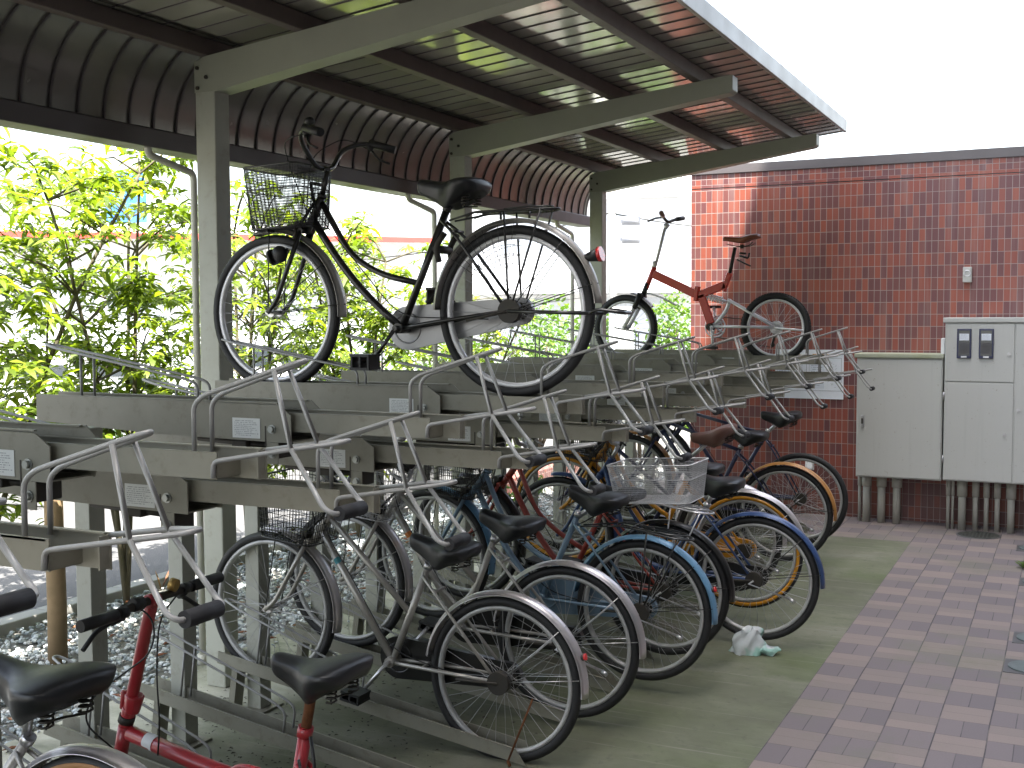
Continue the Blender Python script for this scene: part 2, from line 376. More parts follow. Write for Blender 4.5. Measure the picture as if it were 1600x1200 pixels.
def plasticbag():
    m,nt,b,o=newmat('translucent_white_plastic_film'); f=noise(nt,14,4,.6)
    col=mixc(nt,ramp(nt,noise(nt,9,2,.5),[(.50,0.),(.60,.8)]),(.66,.70,.72),(.25,.55,.45))
    nt.links.new(col,b.inputs['Base Color']); inp(b,Roughness=.25)
    t=N(nt,'ShaderNodeBsdfTransparent'); mx=N(nt,'ShaderNodeMixShader'); mx.inputs[0].default_value=.28
    nt.links.new(b.outputs[0],mx.inputs[1]); nt.links.new(t.outputs[0],mx.inputs[2]); nt.links.new(mx.outputs[0],o.inputs[0])
    bump(nt,b,f,.01,1.); return m
M['bag']=plasticbag()
M['manhole']=paint('dark_iron_cover',(.055,.06,.055),.6,.4,.4,(.10,.09,.07),12)
M['disc']=paint('blue_grey_metal_cover',(.115,.14,.14),.5,.3,.4,(.09,.10,.08),10)
M['darkgrey']=paint('dark_grey',(.07,.07,.075),.5)
M['bwall']=paint('dark_brown_apartment_wall',(.075,.068,.058),.7,0.,.2,(.05,.045,.04),.6)

# ------------------------------------------------------------------ camera, light, world
F,YAW,PIT,ROL,H=1814.83,.4509,.0584,-.0037,1.7195
cy,sy,cp,sp=cos(YAW),sin(YAW),cos(PIT),sin(PIT)
fw=Vector((-sy*cp,cy*cp,-sp)); rt=Vector((cy,sy,0)); up=rt.cross(fw)
r2=rt*cos(ROL)+up*sin(ROL); u2=-rt*sin(ROL)+up*cos(ROL)
cam=bpy.data.cameras.new('camera'); co=bpy.data.objects.new('camera',cam); COL.objects.link(co)
mw=Matrix((r2,u2,-fw)).transposed().to_4x4(); mw.translation=(0,0,H); co.matrix_world=mw
cam.sensor_width=36; cam.lens=F/1600*36; cam.clip_end=2000; cam.clip_start=.05; S.camera=co

sd=Vector((.31,-.28,1)).normalized(); el=math.asin(sd.z); az=atan2(sd.x,sd.y)
sun=bpy.data.lights.new('sun','SUN'); so=bpy.data.objects.new('sun',sun); COL.objects.link(so)
sun.energy=5.0; sun.angle=radians(.5); sun.color=(1,.955,.88); so.rotation_euler=sd.to_track_quat('Z','Y').to_euler()
w=bpy.data.worlds.new('World'); S.world=w; w.use_nodes=True; nt=w.node_tree; nt.nodes.clear()
sk=nt.nodes.new('ShaderNodeTexSky'); sk.sky_type='NISHITA'; sk.sun_disc=False; sk.sun_elevation=el; sk.sun_rotation=az
sk.dust_density=4.; sk.air_density=1.2; sk.ozone_density=1.
bg=nt.nodes.new('ShaderNodeBackground'); bg.inputs[1].default_value=.15; wo=nt.nodes.new('ShaderNodeOutputWorld')
hs=nt.nodes.new('ShaderNodeHueSaturation'); hs.inputs['Saturation'].default_value=.55; nt.links.new(sk.outputs[0],hs.inputs['Color'])
nt.links.new(hs.outputs[0],bg.inputs[0]); nt.links.new(bg.outputs[0],wo.inputs[0])
S.view_settings.view_transform='Standard'; S.view_settings.look='None'; S.view_settings.gamma=1; S.view_settings.exposure=2.55
S.cycles.max_bounces=7; S.cycles.diffuse_bounces=4; S.cycles.glossy_bounces=3; S.cycles.transparent_max_bounces=12
#--PART2
# ------------------------------------------------------------------ setting
def sheet(name,x0,x1,y0,y1,z,mat,kind='structure',th=0.):
    o=MB().box(x0,x1,y0,y1,z-(th or .3),z).build(name,mat); tag(o,kind=kind); return o
g=MB().add([(-400,-300,-.14),(300,-300,-.14),(300,500,-.14),(-400,500,-.14)],[(0,1,2,3)]).build('ground',M['ground']); tag(g,kind='structure')
sheet('road',-13.5,-5.42,-30,60,-.06,M['road'])
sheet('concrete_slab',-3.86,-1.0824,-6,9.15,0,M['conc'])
# paved aisle: beside the slab and round its far end
pv=MB().box(-1.0824,1.4,-14,10.11,-.3,0.); pv.box(-3.86,-1.0824,9.15,10.11,-.3,0.); pv.box(-3.86,-3.1077,10.11,26,-.3,0.)
tag(pv.build('pavement',M['pave']),kind='structure')
sheet('gravel_bed',-5.29,-3.86,-6,26,-.035,M['ground'])
k=MB()
for i in range(-10,44): k.box(-5.42,-5.29,i*.6+.004,i*.6+.596,-.3,.03)
tag(k.build('kerb',M['kerb'],bevel=.008),kind='structure')
# gravel stones
rs=random.Random(3); gm=MB()
ico=[(0,0,1),(.894,0,.447),(.276,.851,.447),(-.724,.526,.447),(-.724,-.526,.447),(.276,-.851,.447),(.724,.526,-.447),(-.276,.851,-.447),(-.894,0,-.447),(-.276,-.851,-.447),(.724,-.526,-.447),(0,0,-1)]
icf=[(0,1,2),(0,2,3),(0,3,4),(0,4,5),(0,5,1),(1,6,2),(2,7,3),(3,8,4),(4,9,5),(5,10,1),(6,7,2),(7,8,3),(8,9,4),(9,10,5),(10,6,1),(6,11,7),(7,11,8),(8,11,9),(9,11,10),(10,11,6)]
def stone(x,y,z,s):
    a=rs.uniform(0,6.28); e=rs.uniform(.55,.9); h=rs.uniform(.4,.7); t=rs.uniform(-.4,.4)
    vs=[]
    for p in ico:
        q=rs.uniform(.8,1.15); px,py,pz=p[0]*s*q,p[1]*s*e*q,p[2]*s*h*q
        pz+=px*t*.6
        vs.append((x+px*cos(a)-py*sin(a),y+px*sin(a)+py*cos(a),z+pz))
    gm.add(vs,icf)
for i in range(10500):
    y=rs.uniform(2.6,9.5) if rs.random()<.85 else rs.uniform(9.5,14)
    s=rs.uniform(.010,.023)
    x=rs.uniform(-5.28,-3.87)
    stone(x,y,-.03+rs.uniform(0,.022),s)
for i in range(90): stone(rs.gauss(-3.80,.06),rs.uniform(3,9),.006,rs.uniform(.005,.011))
tag(gm.build('gravel_stones',M['stone']),'blue grey gravel stones filling the bed behind the bicycle racks','gravel',kind='stuff')
# fallen leaves on the gravel
lm=MB()
for i in range(150):
    x,y=rs.uniform(-5.2,-3.7),rs.uniform(3,9.5); a=rs.uniform(0,6.28); L=rs.uniform(.025,.05); W=L*.3; z=.012 if x>-3.86 else .002
    c_,s_=cos(a),sin(a); f=lambda u,v,h:(x+u*c_-v*s_,y+u*s_+v*c_,z+h)
    lm.add([f(-L,0,.004),f(0,-W,.010),f(L,0,.003),f(0,W,.012),f(0,0,.0)],[(0,1,4),(1,2,4),(2,3,4),(3,0,4)])
tag(lm.build('fallen_leaves',M['litter']),'scattered brown fallen leaves lying on the gravel bed','leaves',kind='stuff')

# dark seeds and leaf crumbs on the slab
rs=random.Random(17); lm=MB()
for i in range(1500):
    if i%3: cx,cy=rs.choice([(-2.75,3.5),(-2.55,4.3),(-3.1,4.7),(-2.7,5.3),(-3.3,3.9),(-2.4,3.3),(-3.2,6.0),(-3.5,5.2)]); x,y=rs.gauss(cx,.22),rs.gauss(cy,.22)
    else: x,y=rs.uniform(-3.85,-2.1),rs.uniform(2.6,9.1)
    if not(-3.85<x<-1.1): continue
    L=rs.uniform(.004,.013); a=rs.uniform(0,3.14); dx,dy=L*cos(a),L*sin(a); q=rs.uniform(.3,.6)
    lm.add([(x-dx,y-dy,.0045),(x+dy*q,y-dx*q,.006),(x+dx,y+dy,.0045),(x-dy*q,y+dx*q,.0075)],[(0,1,2),(0,2,3)])
tag(lm.build('leaf_crumbs',paint('dark_leaf_crumbs',(.035,.03,.022),.8)),'dark seeds and leaf crumbs strewn over the mossy concrete','debris',kind='stuff')

# ------------------------------------------------------------------ tiled wall building
bw=empty('tiled_building',(-1,11.5,0)); tag(bw,'low building faced with red and purple tiles under a dark coping','building')
def part(mb,name,mat,par,bevel=0,loc=None):
    o=mb.build(name,mat,None,bevel=bevel); o.parent=par; o.matrix_parent_inverse=Matrix.Translation(par.location).inverted() if par.rotation_euler[:]==(0,0,0) else (Matrix.Translation(par.location)@par.rotation_euler.to_matrix().to_4x4()).inverted()
    return o
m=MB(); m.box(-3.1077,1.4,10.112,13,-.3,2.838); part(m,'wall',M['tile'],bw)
m=MB(); m.box(-3.1077,1.4,10.118,12.99,2.838,2.846); part(m,'recessed_joint',M['darkgrey'],bw)
m=MB(); m.box(-3.1077,1.4,10.112,13,2.846,2.965); part(m,'upper_wall_band',M['tile'],bw)
m=MB(); m.box(-3.12,1.4,10.100,13.04,2.965,3.045); part(m,'coping',M['coping'],bw,bevel=.004)
# tall apartment building that shades the aisle, to the right of and behind the camera
tb=empty('apartment_building',(5,-2,0)); tag(tb,'tall dark brown apartment building whose shadow falls on the tiled wall','building')
part(MB().box(1.4,9,-26,10.0,-.3,15.5),'wall',M['bwall'],tb)
for fl in range(5):
    for j in range(5):
        y0=-15+j*5
        w_=part(MB().box(1.36,1.42,y0,y0+2.2,1.0+fl*2.9,2.3+fl*2.9),'window',M['alu'],tb)
        c=MB().box(1.345,1.362,y0+.06,y0+2.14,1.06+fl*2.9,2.24+fl*2.9).build('pane',M['glass']); c.parent=w_; 
# wall fittings
t=empty('wall_sensor_box',(-.79,10.11,2.04)); tag(t,'small grey sensor box fixed high on the tiled wall','sensor box')
MB().box(-.034,.034,-.045,0,-.062,.062).build('case',M['cab'],t,bevel=.006)
MB().ring((0,-.047,.01),[(.024,-.004),(.028,0),(.024,.004),(.018,0)],seg=20).build('lens_ring',M['alu'],t)
t=empty('outdoor_socket',(-2.035,10.11,.44)); tag(t,'small white outdoor power socket low on the tiled wall behind the bicycles','power socket')
MB().prism([(-.036,-.055),(.036,-.055),(.036,.055),(-.036,.055)],-.02,0).build('back_plate',M['white'],t,bevel=.003)
o=MB().add([(-.03,-.02,-.045),(.03,-.02,-.045),(.03,-.02,.045),(-.03,-.02,.045),(-.03,-.06,-.04),(.03,-.06,-.04),(.03,-.035,.045),(-.03,-.035,.045)],[(0,1,2,3),(4,7,6,5),(0,4,5,1),(1,5,6,2),(2,6,7,3),(3,7,4,0)]).build('cover',M['white'],t)
t=empty('notice_sheet',(-2.05,10.108,1.21)); tag(t,'large white notice sheet with columns of text and sketches on the tiled wall','notice')
MB().box(-.292,.29,-.006,0,-.21,.212).build('sheet',paint('white_notice_board',(.80,.83,.88),.35,0.,.04),t)
for i,(x0,x1) in enumerate(((-.275,-.02),(.0,.272))):
    m=MB(); 
    for a,b,c_,d in ((x0,x1,.14,.142),(x0,x1,-.14,-.138),(x0,x0+.002,-.14,.14),(x1-.002,x1,-.14,.14)): m.box(a,b,-.0085,-.0062,c_,d)
    m.build('ruled_frame',M['darkgrey'],t)
    m=MB(); xx=x0+.03
    while xx<x1-.06:
        q=random.uniform(.008,.016); m.box(xx,xx+q,-.0088,-.0062,.160,.176); xx+=q+.005
    m.build('yellow_heading',M['yellow'],t)
    m=MB(); m.box(x0+.01,x0+.13,-.0082,-.0061,-.12,.12); m.build('text_block',M['papertext'],t)
    m=MB(); r_=random.Random(5+i)
    for k_ in range(26):
        x,z=x0+.15+r_.uniform(0,.09),r_.uniform(-.11,.11); q=r_.uniform(.008,.022); an=r_.uniform(0,3.14)
        m.tube([(x,-.0075,z),(x+q*cos(an),-.0075,z+q*sin(an))],.0009,4)
    m.build('line_drawing',M['darkgrey'],t)
# electrical cabinets
t=empty('small_cabinet',(-1.26,9.95,0)); tag(t,'lower grey electrical cabinet with a mossy top and chrome handle','cabinet')
def P(mb,n,mat,bevel=0): return part(mb,n,mat,t,bevel)
P(MB().box(-1.6,-.935,9.8,10.1,.39,1.37),'body',M['cab'],.004)
P(MB().box(-1.592,-.943,9.788,9.799,.40,1.355),'door',M['cab'],.004)
P(MB().box(-1.62,-.93,9.775,10.1,1.37,1.405),'roof',M['cabtop'],.006)
d_=P(MB().box(-1.562,-1.536,9.772,9.787,.80,.90),'handle',M['chrome'],.004); 
d_=P(MB().box(-1.556,-1.542,9.762,9.773,.83,.875),'lock',M['darkmetal'],.003)
for x in (-1.585,-1.53,-1.41,-1.29):
    r_=.016 if x==-1.585 else .036
    q=P(MB().tube([(x,9.93,0),(x,9.93,.385)],r_*.85,14),'conduit',M['cabpipe']); c=MB().tube([(x,9.93,.30),(x,9.93,.388)],r_*1.12,14).build('collar',M['cabpipe']); c.parent=q
t=empty('large_cabinet',(-.3,9.9,0)); tag(t,'taller grey electrical cabinet with two dark meter windows','cabinet')
P(MB().box(-.914,.35,9.7,10.1,.41,1.655),'body',M['cab'],.004)
P(MB().box(-.93,.36,9.68,10.1,1.655,1.695),'roof',M['cab'],.006)
P(MB().box(-.908,-.412,9.688,9.699,1.197,1.645),'door',M['cab'],.003)
P(MB().box(-.908,-.412,9.688,9.699,.42,1.187),'door',M['cab'],.003)
P(MB().box(-.400,.34,9.688,9.699,.42,1.645),'door',M['cab'],.003)
for x0 in (-.825,-.665):
    wn=P(MB().box(x0,x0+.105,9.672,9.687,1.378,1.608),'meter_window',M['navyplastic'],.004)
    def sub(mb,n,mat):
        c=mb.build(n,mat); c.parent=wn; return c
    sub(MB().box(x0+.012,x0+.093,9.669,9.6715,1.400,1.595),'pane',M['glass'])
    sub(MB().box(x0+.018,x0+.088,9.6655,9.6685,1.518,1.570),'meter_dial',M['papertext'])
    sub(MB().box(x0+.016,x0+.090,9.6665,9.6685,1.412,1.500),'meter_body',M['darkgrey'])
    sub(MB().box(x0+.032,x0+.073,9.6675,9.6715,1.384,1.396),'name_plate',M['white'])
for z in (.55,1.05):
    P(MB().tube([(-.915,9.686,z),(-.915,9.686,z+.06)],.006,8),'hinge',M['chrome'])
for (x,z) in ((-.45,1.415),(-.47,.79),(-.375,.985)):
    P(MB().tube([(x,9.688,z),(x,9.678,z)],.013,14),'door_lock',M['chrome'])
for x,r_ in ((-.885,.016),(-.85,.012),(-.78,.036),(-.68,.024),(-.60,.022),(-.52,.024),(-.42,.034),(-.30,.03),(-.2,.03)):
    q=P(MB().tube([(x,9.86,0),(x,9.86,.405)],r_*.82,14),'conduit',M['cabpipe']); c=MB().tube([(x,9.86,.27),(x,9.86,.408)],r_*1.1,14).build('collar',M['cabpipe']); c.parent=q
P(MB().box(-.96,-.93,9.85,9.95,1.40,1.53),'side_box',M['white'],.006)
# covers in the paving
t=empty('manhole_cover',(-.64,9.655,0)); tag(t,'round dark iron manhole cover in the paving near the cabinets','manhole cover')
m=MB(); m.tube([(0,0,-.01),(0,0,.004)],.165,40); m.build('rim',M['darkgrey'],t)
m=MB(); m.tube([(0,0,.0),(0,0,.0065)],.150,40)
for i in range(-5,6):
    for j in range(-5,6):
        if i*i+j*j<24: m.box(i*.026-.008,i*.026+.008,j*.026-.008,j*.026+.008,.0065,.0085)
m.build('lid',M['manhole'],t)
for i,(x,y,lb) in enumerate(((-.205,6.10,'nearest round blue grey cover plate set in a dark square at the right edge'),(-.19,6.66,'second nearest round blue grey cover plate, with moss round its rim'),(-.215,8.08,'round blue grey cover plate just in front of the green weed tuft'),(-.28,9.25,'farthest blue grey cover plate, beyond the green weed tuft'))):
    t=empty('valve_cover',(x+.05,y,0)); tag(t,lb,'cover plate','round cover plates along the right edge of the paving')
    MB().box(-.12,.12,-.12,.12,-.02,.0025).build('surround',M['darkgrey'],t)
    m=MB(); m.tube([(0,0,.0),(0,0,.009)],.103,32); m.build('lid',M['disc'],t)
# weed tuft
rs=random.Random(9); m=MB()
def blade(m,b,tip,wd,n=3,droop=.2,side=None):
    b=Vector(b); tip=Vector(tip); d=tip-b; s_=side or Vector((-d.y,d.x,0)); 
    s_=s_.normalized() if s_.length>1e-6 else Vector((1,0,0)); vs=[]; fs=[]
    for i in range(n+1):
        t_=i/n; p=b+d*t_; p.z-=droop*d.length*t_*t_; w_=wd*math.sin(pi*(.12+.83*t_))
        vs+= [p-s_*w_,p+s_*w_]
    for i in range(n): fs.append((2*i,2*i+1,2*i+3,2*i+2))
    m.add(vs,fs,True)
for i in range(130):
    a=rs.uniform(0,6.28); r_=rs.uniform(.01,.07); L=rs.uniform(.03,.09)
    b=(-.215+r_*cos(a),8.52+r_*sin(a)*.7,0.); blade(m,b,(b[0]+L*cos(a)*.8,b[1]+L*sin(a)*.8,L*.9),.009,3,.25)
tag(m.build('weed_tuft',M['leaf2']),'small bright green weed tuft growing in a paving joint at the right edge','weed')
# plastic bag
t=MB(); rs=random.Random(4); nu,nv=30,14; vs=[];fs=[]
for j in range(nv+1):
    tt=j/nv
    for i in range(nu):
        a=2*pi*i/nu
        rx=.085*(1-.55*tt**1.3)*(1+.14*sin(3*a+2*tt*5)+.10*sin(7*a+tt*9)); ry=.06*(1-.5*tt)*(1+.16*sin(5*a-tt*7)+.07*sin(11*a))
        z=.125*sin(tt*pi/2)*(1+.12*sin(4*a)*tt)
        if tt>.9: rx*=.3;ry*=.3
        vs.append((rx*cos(a)-.035+.02*tt,ry*sin(a),z+.002))
for j in range(nv):
    for i in range(nu): k=(i+1)%nu; fs.append((j*nu+i,j*nu+k,(j+1)*nu+k,(j+1)*nu+i))
fs.append(tuple(nv*nu+i for i in range(nu)))
t.add(vs,fs,True); nu2=20; vs=[];fs=[]
for j in range(9):
    tt=j/8
    for i in range(nu2):
        a=2*pi*i/nu2; rr_=(.035*sin(pi*(.25+.7*tt)))*(1+.2*sin(4*a+tt*8)+.12*sin(9*a))
        vs.append((.02+.11*tt,rr_*cos(a)*1.1-.01,max(.001,.022+rr_*.75*sin(a)+.01*sin(tt*9))))
for j in range(8):
    for i in range(nu2): k=(i+1)%nu2; fs.append((j*nu2+i,j*nu2+k,(j+1)*nu2+k,(j+1)*nu2+i))
t.add(vs,fs,True)
o=t.build('plastic_bag',M['bag']); o.location=(-1.43,5.78,0); o.rotation_euler=(0,0,.25)
tag(o,'crumpled translucent white plastic bag lying on the mossy concrete','plastic bag')

# ------------------------------------------------------------------ shelter
sh=empty('bicycle_shelter',(-3.55,4.19,0)); tag(sh,'steel bicycle shelter with glossy ribbed roof curving down at the back','bicycle shelter')
def SP(mb,n,mat,bevel=0): return part(mb,n,mat,sh,bevel)
Yend=9.55; Y0s=-1.6
def zr(x): return 2.985+.109*(x+3.48)      # underside of the sheet
for py in (-.59,1.80,4.185,6.57,8.955):
    a,b=py-.0,py+.10
    SP(MB().box(-3.62,-3.508,a,b,0,2.74),'post',M['post'],.006)
    bm=MB(); bm.prism([(-3.62,2.735),(-3.50,2.735),(-1.80,2.985),(-1.78,3.0),(-1.78,3.085),(-3.57,2.893),(-3.62,2.87)],a-.003,b+.003)
    bo=SP(bm,'roof_beam',M['beam'],.005)
    for (x,z) in ((-3.60,2.845),(-3.55,2.80),(-3.60,2.755)):
        c=MB().tube([(x,a-.003,z),(x,a-.012,z)],.009,6).build('bolt',M['darkmetal']); c.parent=bo
for x in (-2.0,-2.52,-3.05,-3.57):
    SP(MB().box(x-.029,x+.029,Y0s,Yend-.02,zr(x)-.078,zr(x)-.004),'purlin',M['purlin'],.004)
# ribbed roof sheet: flat panels with a raised seam every 15 cm
SP(MB().prism([(-3.60,zr(-3.60)),(-1.69,zr(-1.69)),(-1.69,zr(-1.69)+.03),(-3.60,zr(-3.60)+.03)],Y0s,Yend),'roof_sheet',M['roof'])
seam=MB(); y=Y0s+.02
while y<Yend:
    seam.prism([(-3.56,zr(-3.56)-.005),(-1.70,zr(-1.70)-.005),(-1.70,zr(-1.70)+.001),(-3.56,zr(-3.56)+.001)],y-.0022,y+.0022); y+=.1525
SP(seam,'roof_seams',M['gutter'])
# curved back sheet
cv=[]; c0=(-3.56,2.60); R_=.345
for i in range(15):
    a=pi/2+ (pi/2)*i/14; cv.append((c0[0]+R_*1.0*cos(a),c0[1]+R_*1.12*sin(a)))
cv=[(-3.50,2.985)]+cv
out=[(x-.018*(1 if i else 0),z+.02) for i,(x,z) in enumerate(cv)]
def strip(y0,y1,off=0.,th=.015):
    m=MB(); n=len(cv)
    inn=[]; ou=[]
    for i in range(n):
        x,z=cv[i]; p=cv[max(0,i-1)]; q=cv[min(n-1,i+1)]; dx,dz=q[0]-p[0],q[1]-p[1]; L=sqrt(dx*dx+dz*dz); nx,nz=-dz/L,dx/L
        # inward normal points to +x,-z
        if nx<0 or nz>0: nx,nz=-nx,-nz
        inn.append((x+nx*off,z+nz*off)); ou.append((x+nx*(off-th),z+nz*(off-th)))
    vs=[(x,y0,z) for x,z in inn]+[(x,y1,z) for x,z in inn]+[(x,y0,z) for x,z in ou]+[(x,y1,z) for x,z in ou]
    fs=[]
    for i in range(n-1):
        fs.append((i,i+1,n+i+1,n+i)); fs.append((2*n+i,3*n+i,3*n+i+1,2*n+i+1))
    m.add(vs,fs,True)
    m.add(vs,[(i,2*n+i,2*n+i+1,i+1) for i in range(n-1)]+[(n+i,n+i+1,3*n+i+1,3*n+i) for i in range(n-1)])
    return m
SP(strip(Y0s,Yend),'curved_back_sheet',M['roofback'])
rb=MB(); y=Y0s+.02
while y<Yend-.03:
    q=strip(y-.006,y+.006,.009,.0085); rb.add(q.v,q.f); y+=.1525
rb.s=[True]*len(rb.s); SP(rb,'curved_seams',M['gutter'])
q=strip(Yend+.001,Yend+.016,.014,.045); SP(q,'end_trim',M['fascia'])
q=strip(Yend-.035,Yend,.006,.005); SP(q,'end_flange',M['post'])
SP(MB().prism([(-3.915,2.60),(-3.885,2.60),(-3.83,2.585),(-3.83,2.50),(-3.97,2.50),(-3.97,2.62),(-3.915,2.62)],Y0s,Yend+.02),'gutter',M['gutter'],.004)
SP(MB().box(-1.689,-1.665,Y0s,Yend+.02,zr(-1.69)-.012,zr(-1.69)+.085),'fascia',M['fascia'],.003)
SP(MB().box(-3.6,-1.69,Yend+.001,Yend+.02,0,0.001) if 0 else MB().prism([(-3.56,zr(-3.56)-.006),(-1.69,zr(-1.69)-.006),(-1.69,zr(-1.69)+.06),(-3.56,zr(-3.56)+.06)],Yend+.0005,Yend+.02),'end_fascia',M['fascia'],.003)
for ya,yb in ((-.7,-.4),(1.72,2.02),(4.14,4.445),(6.465,6.80),(8.84,9.17)):
    pts=fil([(-3.865,ya,2.52),(-3.865,ya,2.47),(-3.865,yb,2.415),(-3.865,yb,.0)],.03,4)
    dp=SP(MB().tube(pts,.017,10),'drain_pipe',M['drain'])
    c=MB().tube([(-3.865,yb,0),(-3.865,yb,.05)],.026,12).build('foot_collar',M['drain']); c.parent=dp

# ------------------------------------------------------------------ two-tier racks
# local origin of an upper rack: foot of its post; x as in the world minus XR, y measured from the box face
XR=-3.20
def X(v): return v-XR
def upper_rack(high,dz=None):
    root=empty('upper_bicycle_rack',(XR,0,0)); dz=(0 if high else -.15) if dz is None else dz
    L=(0,0,dz)
    YF=-.137        # box face relative to post centre
    def T(y): return y+YF
    pm=MB().box(-.036,.036,-.0375,.0375,0.004,1.325+dz); pm.build('post',M['post'],root,bevel=.003)
    b=MB().box(-.075,.075,-.075,.075,0,.010); b.build('foot_plate',M['rack'],root,bevel=.002)
    bx=MB()
    prof=[(X(-3.30),1.450),(X(-3.30),1.357),(X(-2.75),1.332),(X(-2.20),1.324),(X(-2.20),1.412),(X(-2.248),1.442)]
    bx.prism(prof,T(0),T(.004)); 
    prof2=[(X(-3.33),1.452),(X(-3.33),1.357),(X(-2.72),1.332),(X(-2.19),1.324),(X(-2.16),1.405),(X(-2.215),1.452)]
    bx.prism(prof2,T(.128),T(.132))
    bx.prism([(X(-3.30),1.358),(X(-2.75),1.334),(X(-2.20),1.326),(X(-2.20),1.330),(X(-2.75),1.338),(X(-3.30),1.362)],T(.004),T(.128))
    bx.box(X(-3.30),X(-2.255),T(.004),T(.014),1.446,1.450); bx.box(X(-3.30),X(-2.225),T(.118),T(.128),1.448,1.452)
    bx.box(X(-3.30),X(-3.296),T(.004),T(.128),1.362,1.40)
    bo=bx.build('base_box',M['rack'],root,L)
    MB().box(X(-2.30),X(-2.296),T(-.0012),T(0),1.300,1.375).build('slot_line',M['darkmetal'],root,L)
    MB().box(X(-2.300),X(-2.252),T(.006),T(.085),1.272,1.322).build('slide_block',M['darkmetal'],root,L,bevel=.004)
    MB().box(X(-2.298),X(-2.250),T(.0005),T(.0036),1.255,1.324).build('bracket',M['rack'],root,L)
    MB().tube([(X(-2.62),T(.06),1.318),(X(-2.30),T(.06),1.305)],.010,8).build('spring_rod',M['darkmetal'],root,L)
    MB().box(X(-2.46),X(-2.40),T(.03),T(.10),1.296,1.322).build('roller_block',M['darkmetal'],root,L,bevel=.004)
    for (x,z) in ((-2.272,1.366),(-2.272,1.288)):
        m=MB(); m.tube([(X(x),T(0),z),(X(x),T(-.003),z)],.0145,16); m.tube([(X(x),T(-.003),z),(X(x),T(-.012),z)],.0105,6); m.build('bolt',M['bolt'],root,L)
    MB().box(X(-2.428),X(-2.318),T(-.0016),T(-.0004),1.334,1.398).build('instruction_label',M['label'],root,L)
    tr=MB()
    tr.box(X(-2.95),X(-1.712),T(.022),T(.0255),1.358,1.418); tr.box(X(-2.95),X(-1.720),T(.022),T(.034),1.4145,1.418)
    tr.box(X(-2.95),X(-1.640),T(.104),T(.1075),1.352,1.424); tr.box(X(-2.95),X(-1.648),T(.095),T(.104),1.4205,1.424)
    tr.box(X(-2.95),X(-1.716),T(.0255),T(.104),1.358,1.3615)
    tr.box(X(-1.716),X(-1.7125),T(.0255),T(.104),1.3615,1.395)
    tr.box(X(-1.646),X(-1.642),T(.078),T(.104),1.355,1.42)
    tr.build('sliding_tray',M['rack'],root,L)
    # guard frame of bent pipe
    r=.0056; ya,yb=.033,.094; yc,yd=.010,.117
    g=MB()
    up=lambda y,yt:[(X(-1.785),T(y),1.41),(X(-1.785),T(y),1.522),(X(-1.755),T(y),1.545),(X(-1.57),T(y+(yt-y)*.55),1.603),(X(-1.508),T(yt),1.622)]
    A=up(ya,.052); B=up(yb,.075)
    loop=A+[(X(-1.494),T(.0635),1.626)]+B[::-1]
    g.tube(fil(loop,.035,5),r,10)
    la=[(X(-1.718),T(.016),1.362),(X(-1.718),T(.016),1.399),(X(-1.50),T(.015),1.437),(X(-1.455),T(.030),1.443),(X(-1.402),T(.050),1.452)]
    lb=[(X(-1.402),T(.082),1.453),(X(-1.455),T(.102),1.445),(X(-1.50),T(.115),1.440),(X(-1.648),T(.108),1.418)]
    g.tube(fil(la+[(X(-1.390),T(.066),1.455)]+lb,.02,4),r,10)
    r6=.006; fa=[(X(-1.562),T(.036),1.602),(X(-1.502),T(.012),1.437),(X(-1.410),T(-.002),1.318),(X(-1.388),T(.004),1.306),(X(-1.386),T(.03),1.305)]
    fb=[(X(-1.562),T(.091),1.602),(X(-1.502),T(.112),1.437),(X(-1.410),T(.130),1.318),(X(-1.388),T(.126),1.306),(X(-1.386),T(.10),1.305)]
    g.tube(fil(fa[:2],.01,2)+fil(fa[1:],.012,4),r,10); g.tube(fil(fb[:2],.01,2)+fil(fb[1:],.012,4),r,10)
    gp=g.build('guard_frame',M['pipe'],root,L)
    m=MB(); m.tube([(X(-1.386),T(.018),1.305),(X(-1.386),T(.108),1.305)],.0158,16)
    c=m.build('foam_grip',M['greyfoam'],gp)
    # wheel guide at the back
    g=MB(); q=.0048
    gy=(.036,.096)
    pts=[(X(-2.60),T(gy[0]),1.42),(X(-2.60),T(gy[0]),1.50),(X(-2.65),T(gy[0]),1.515),(X(-3.24),T(gy[0]),1.612),(X(-3.31),T(gy[0]+.02),1.625),(X(-3.31),T(gy[1]-.02),1.625),(X(-3.24),T(gy[1]),1.612),(X(-2.65),T(gy[1]),1.515),(X(-2.60),T(gy[1]),1.50),(X(-2.60),T(gy[1]),1.42)]
    g.tube(fil(pts,.045,5),q,8)
    for y in gy: g.tube([(X(-3.12),T(y),1.40),(X(-3.12),T(y),1.590)],q,8)
    g.build('wheel_guide',M['pipe'],root,L)
    return root
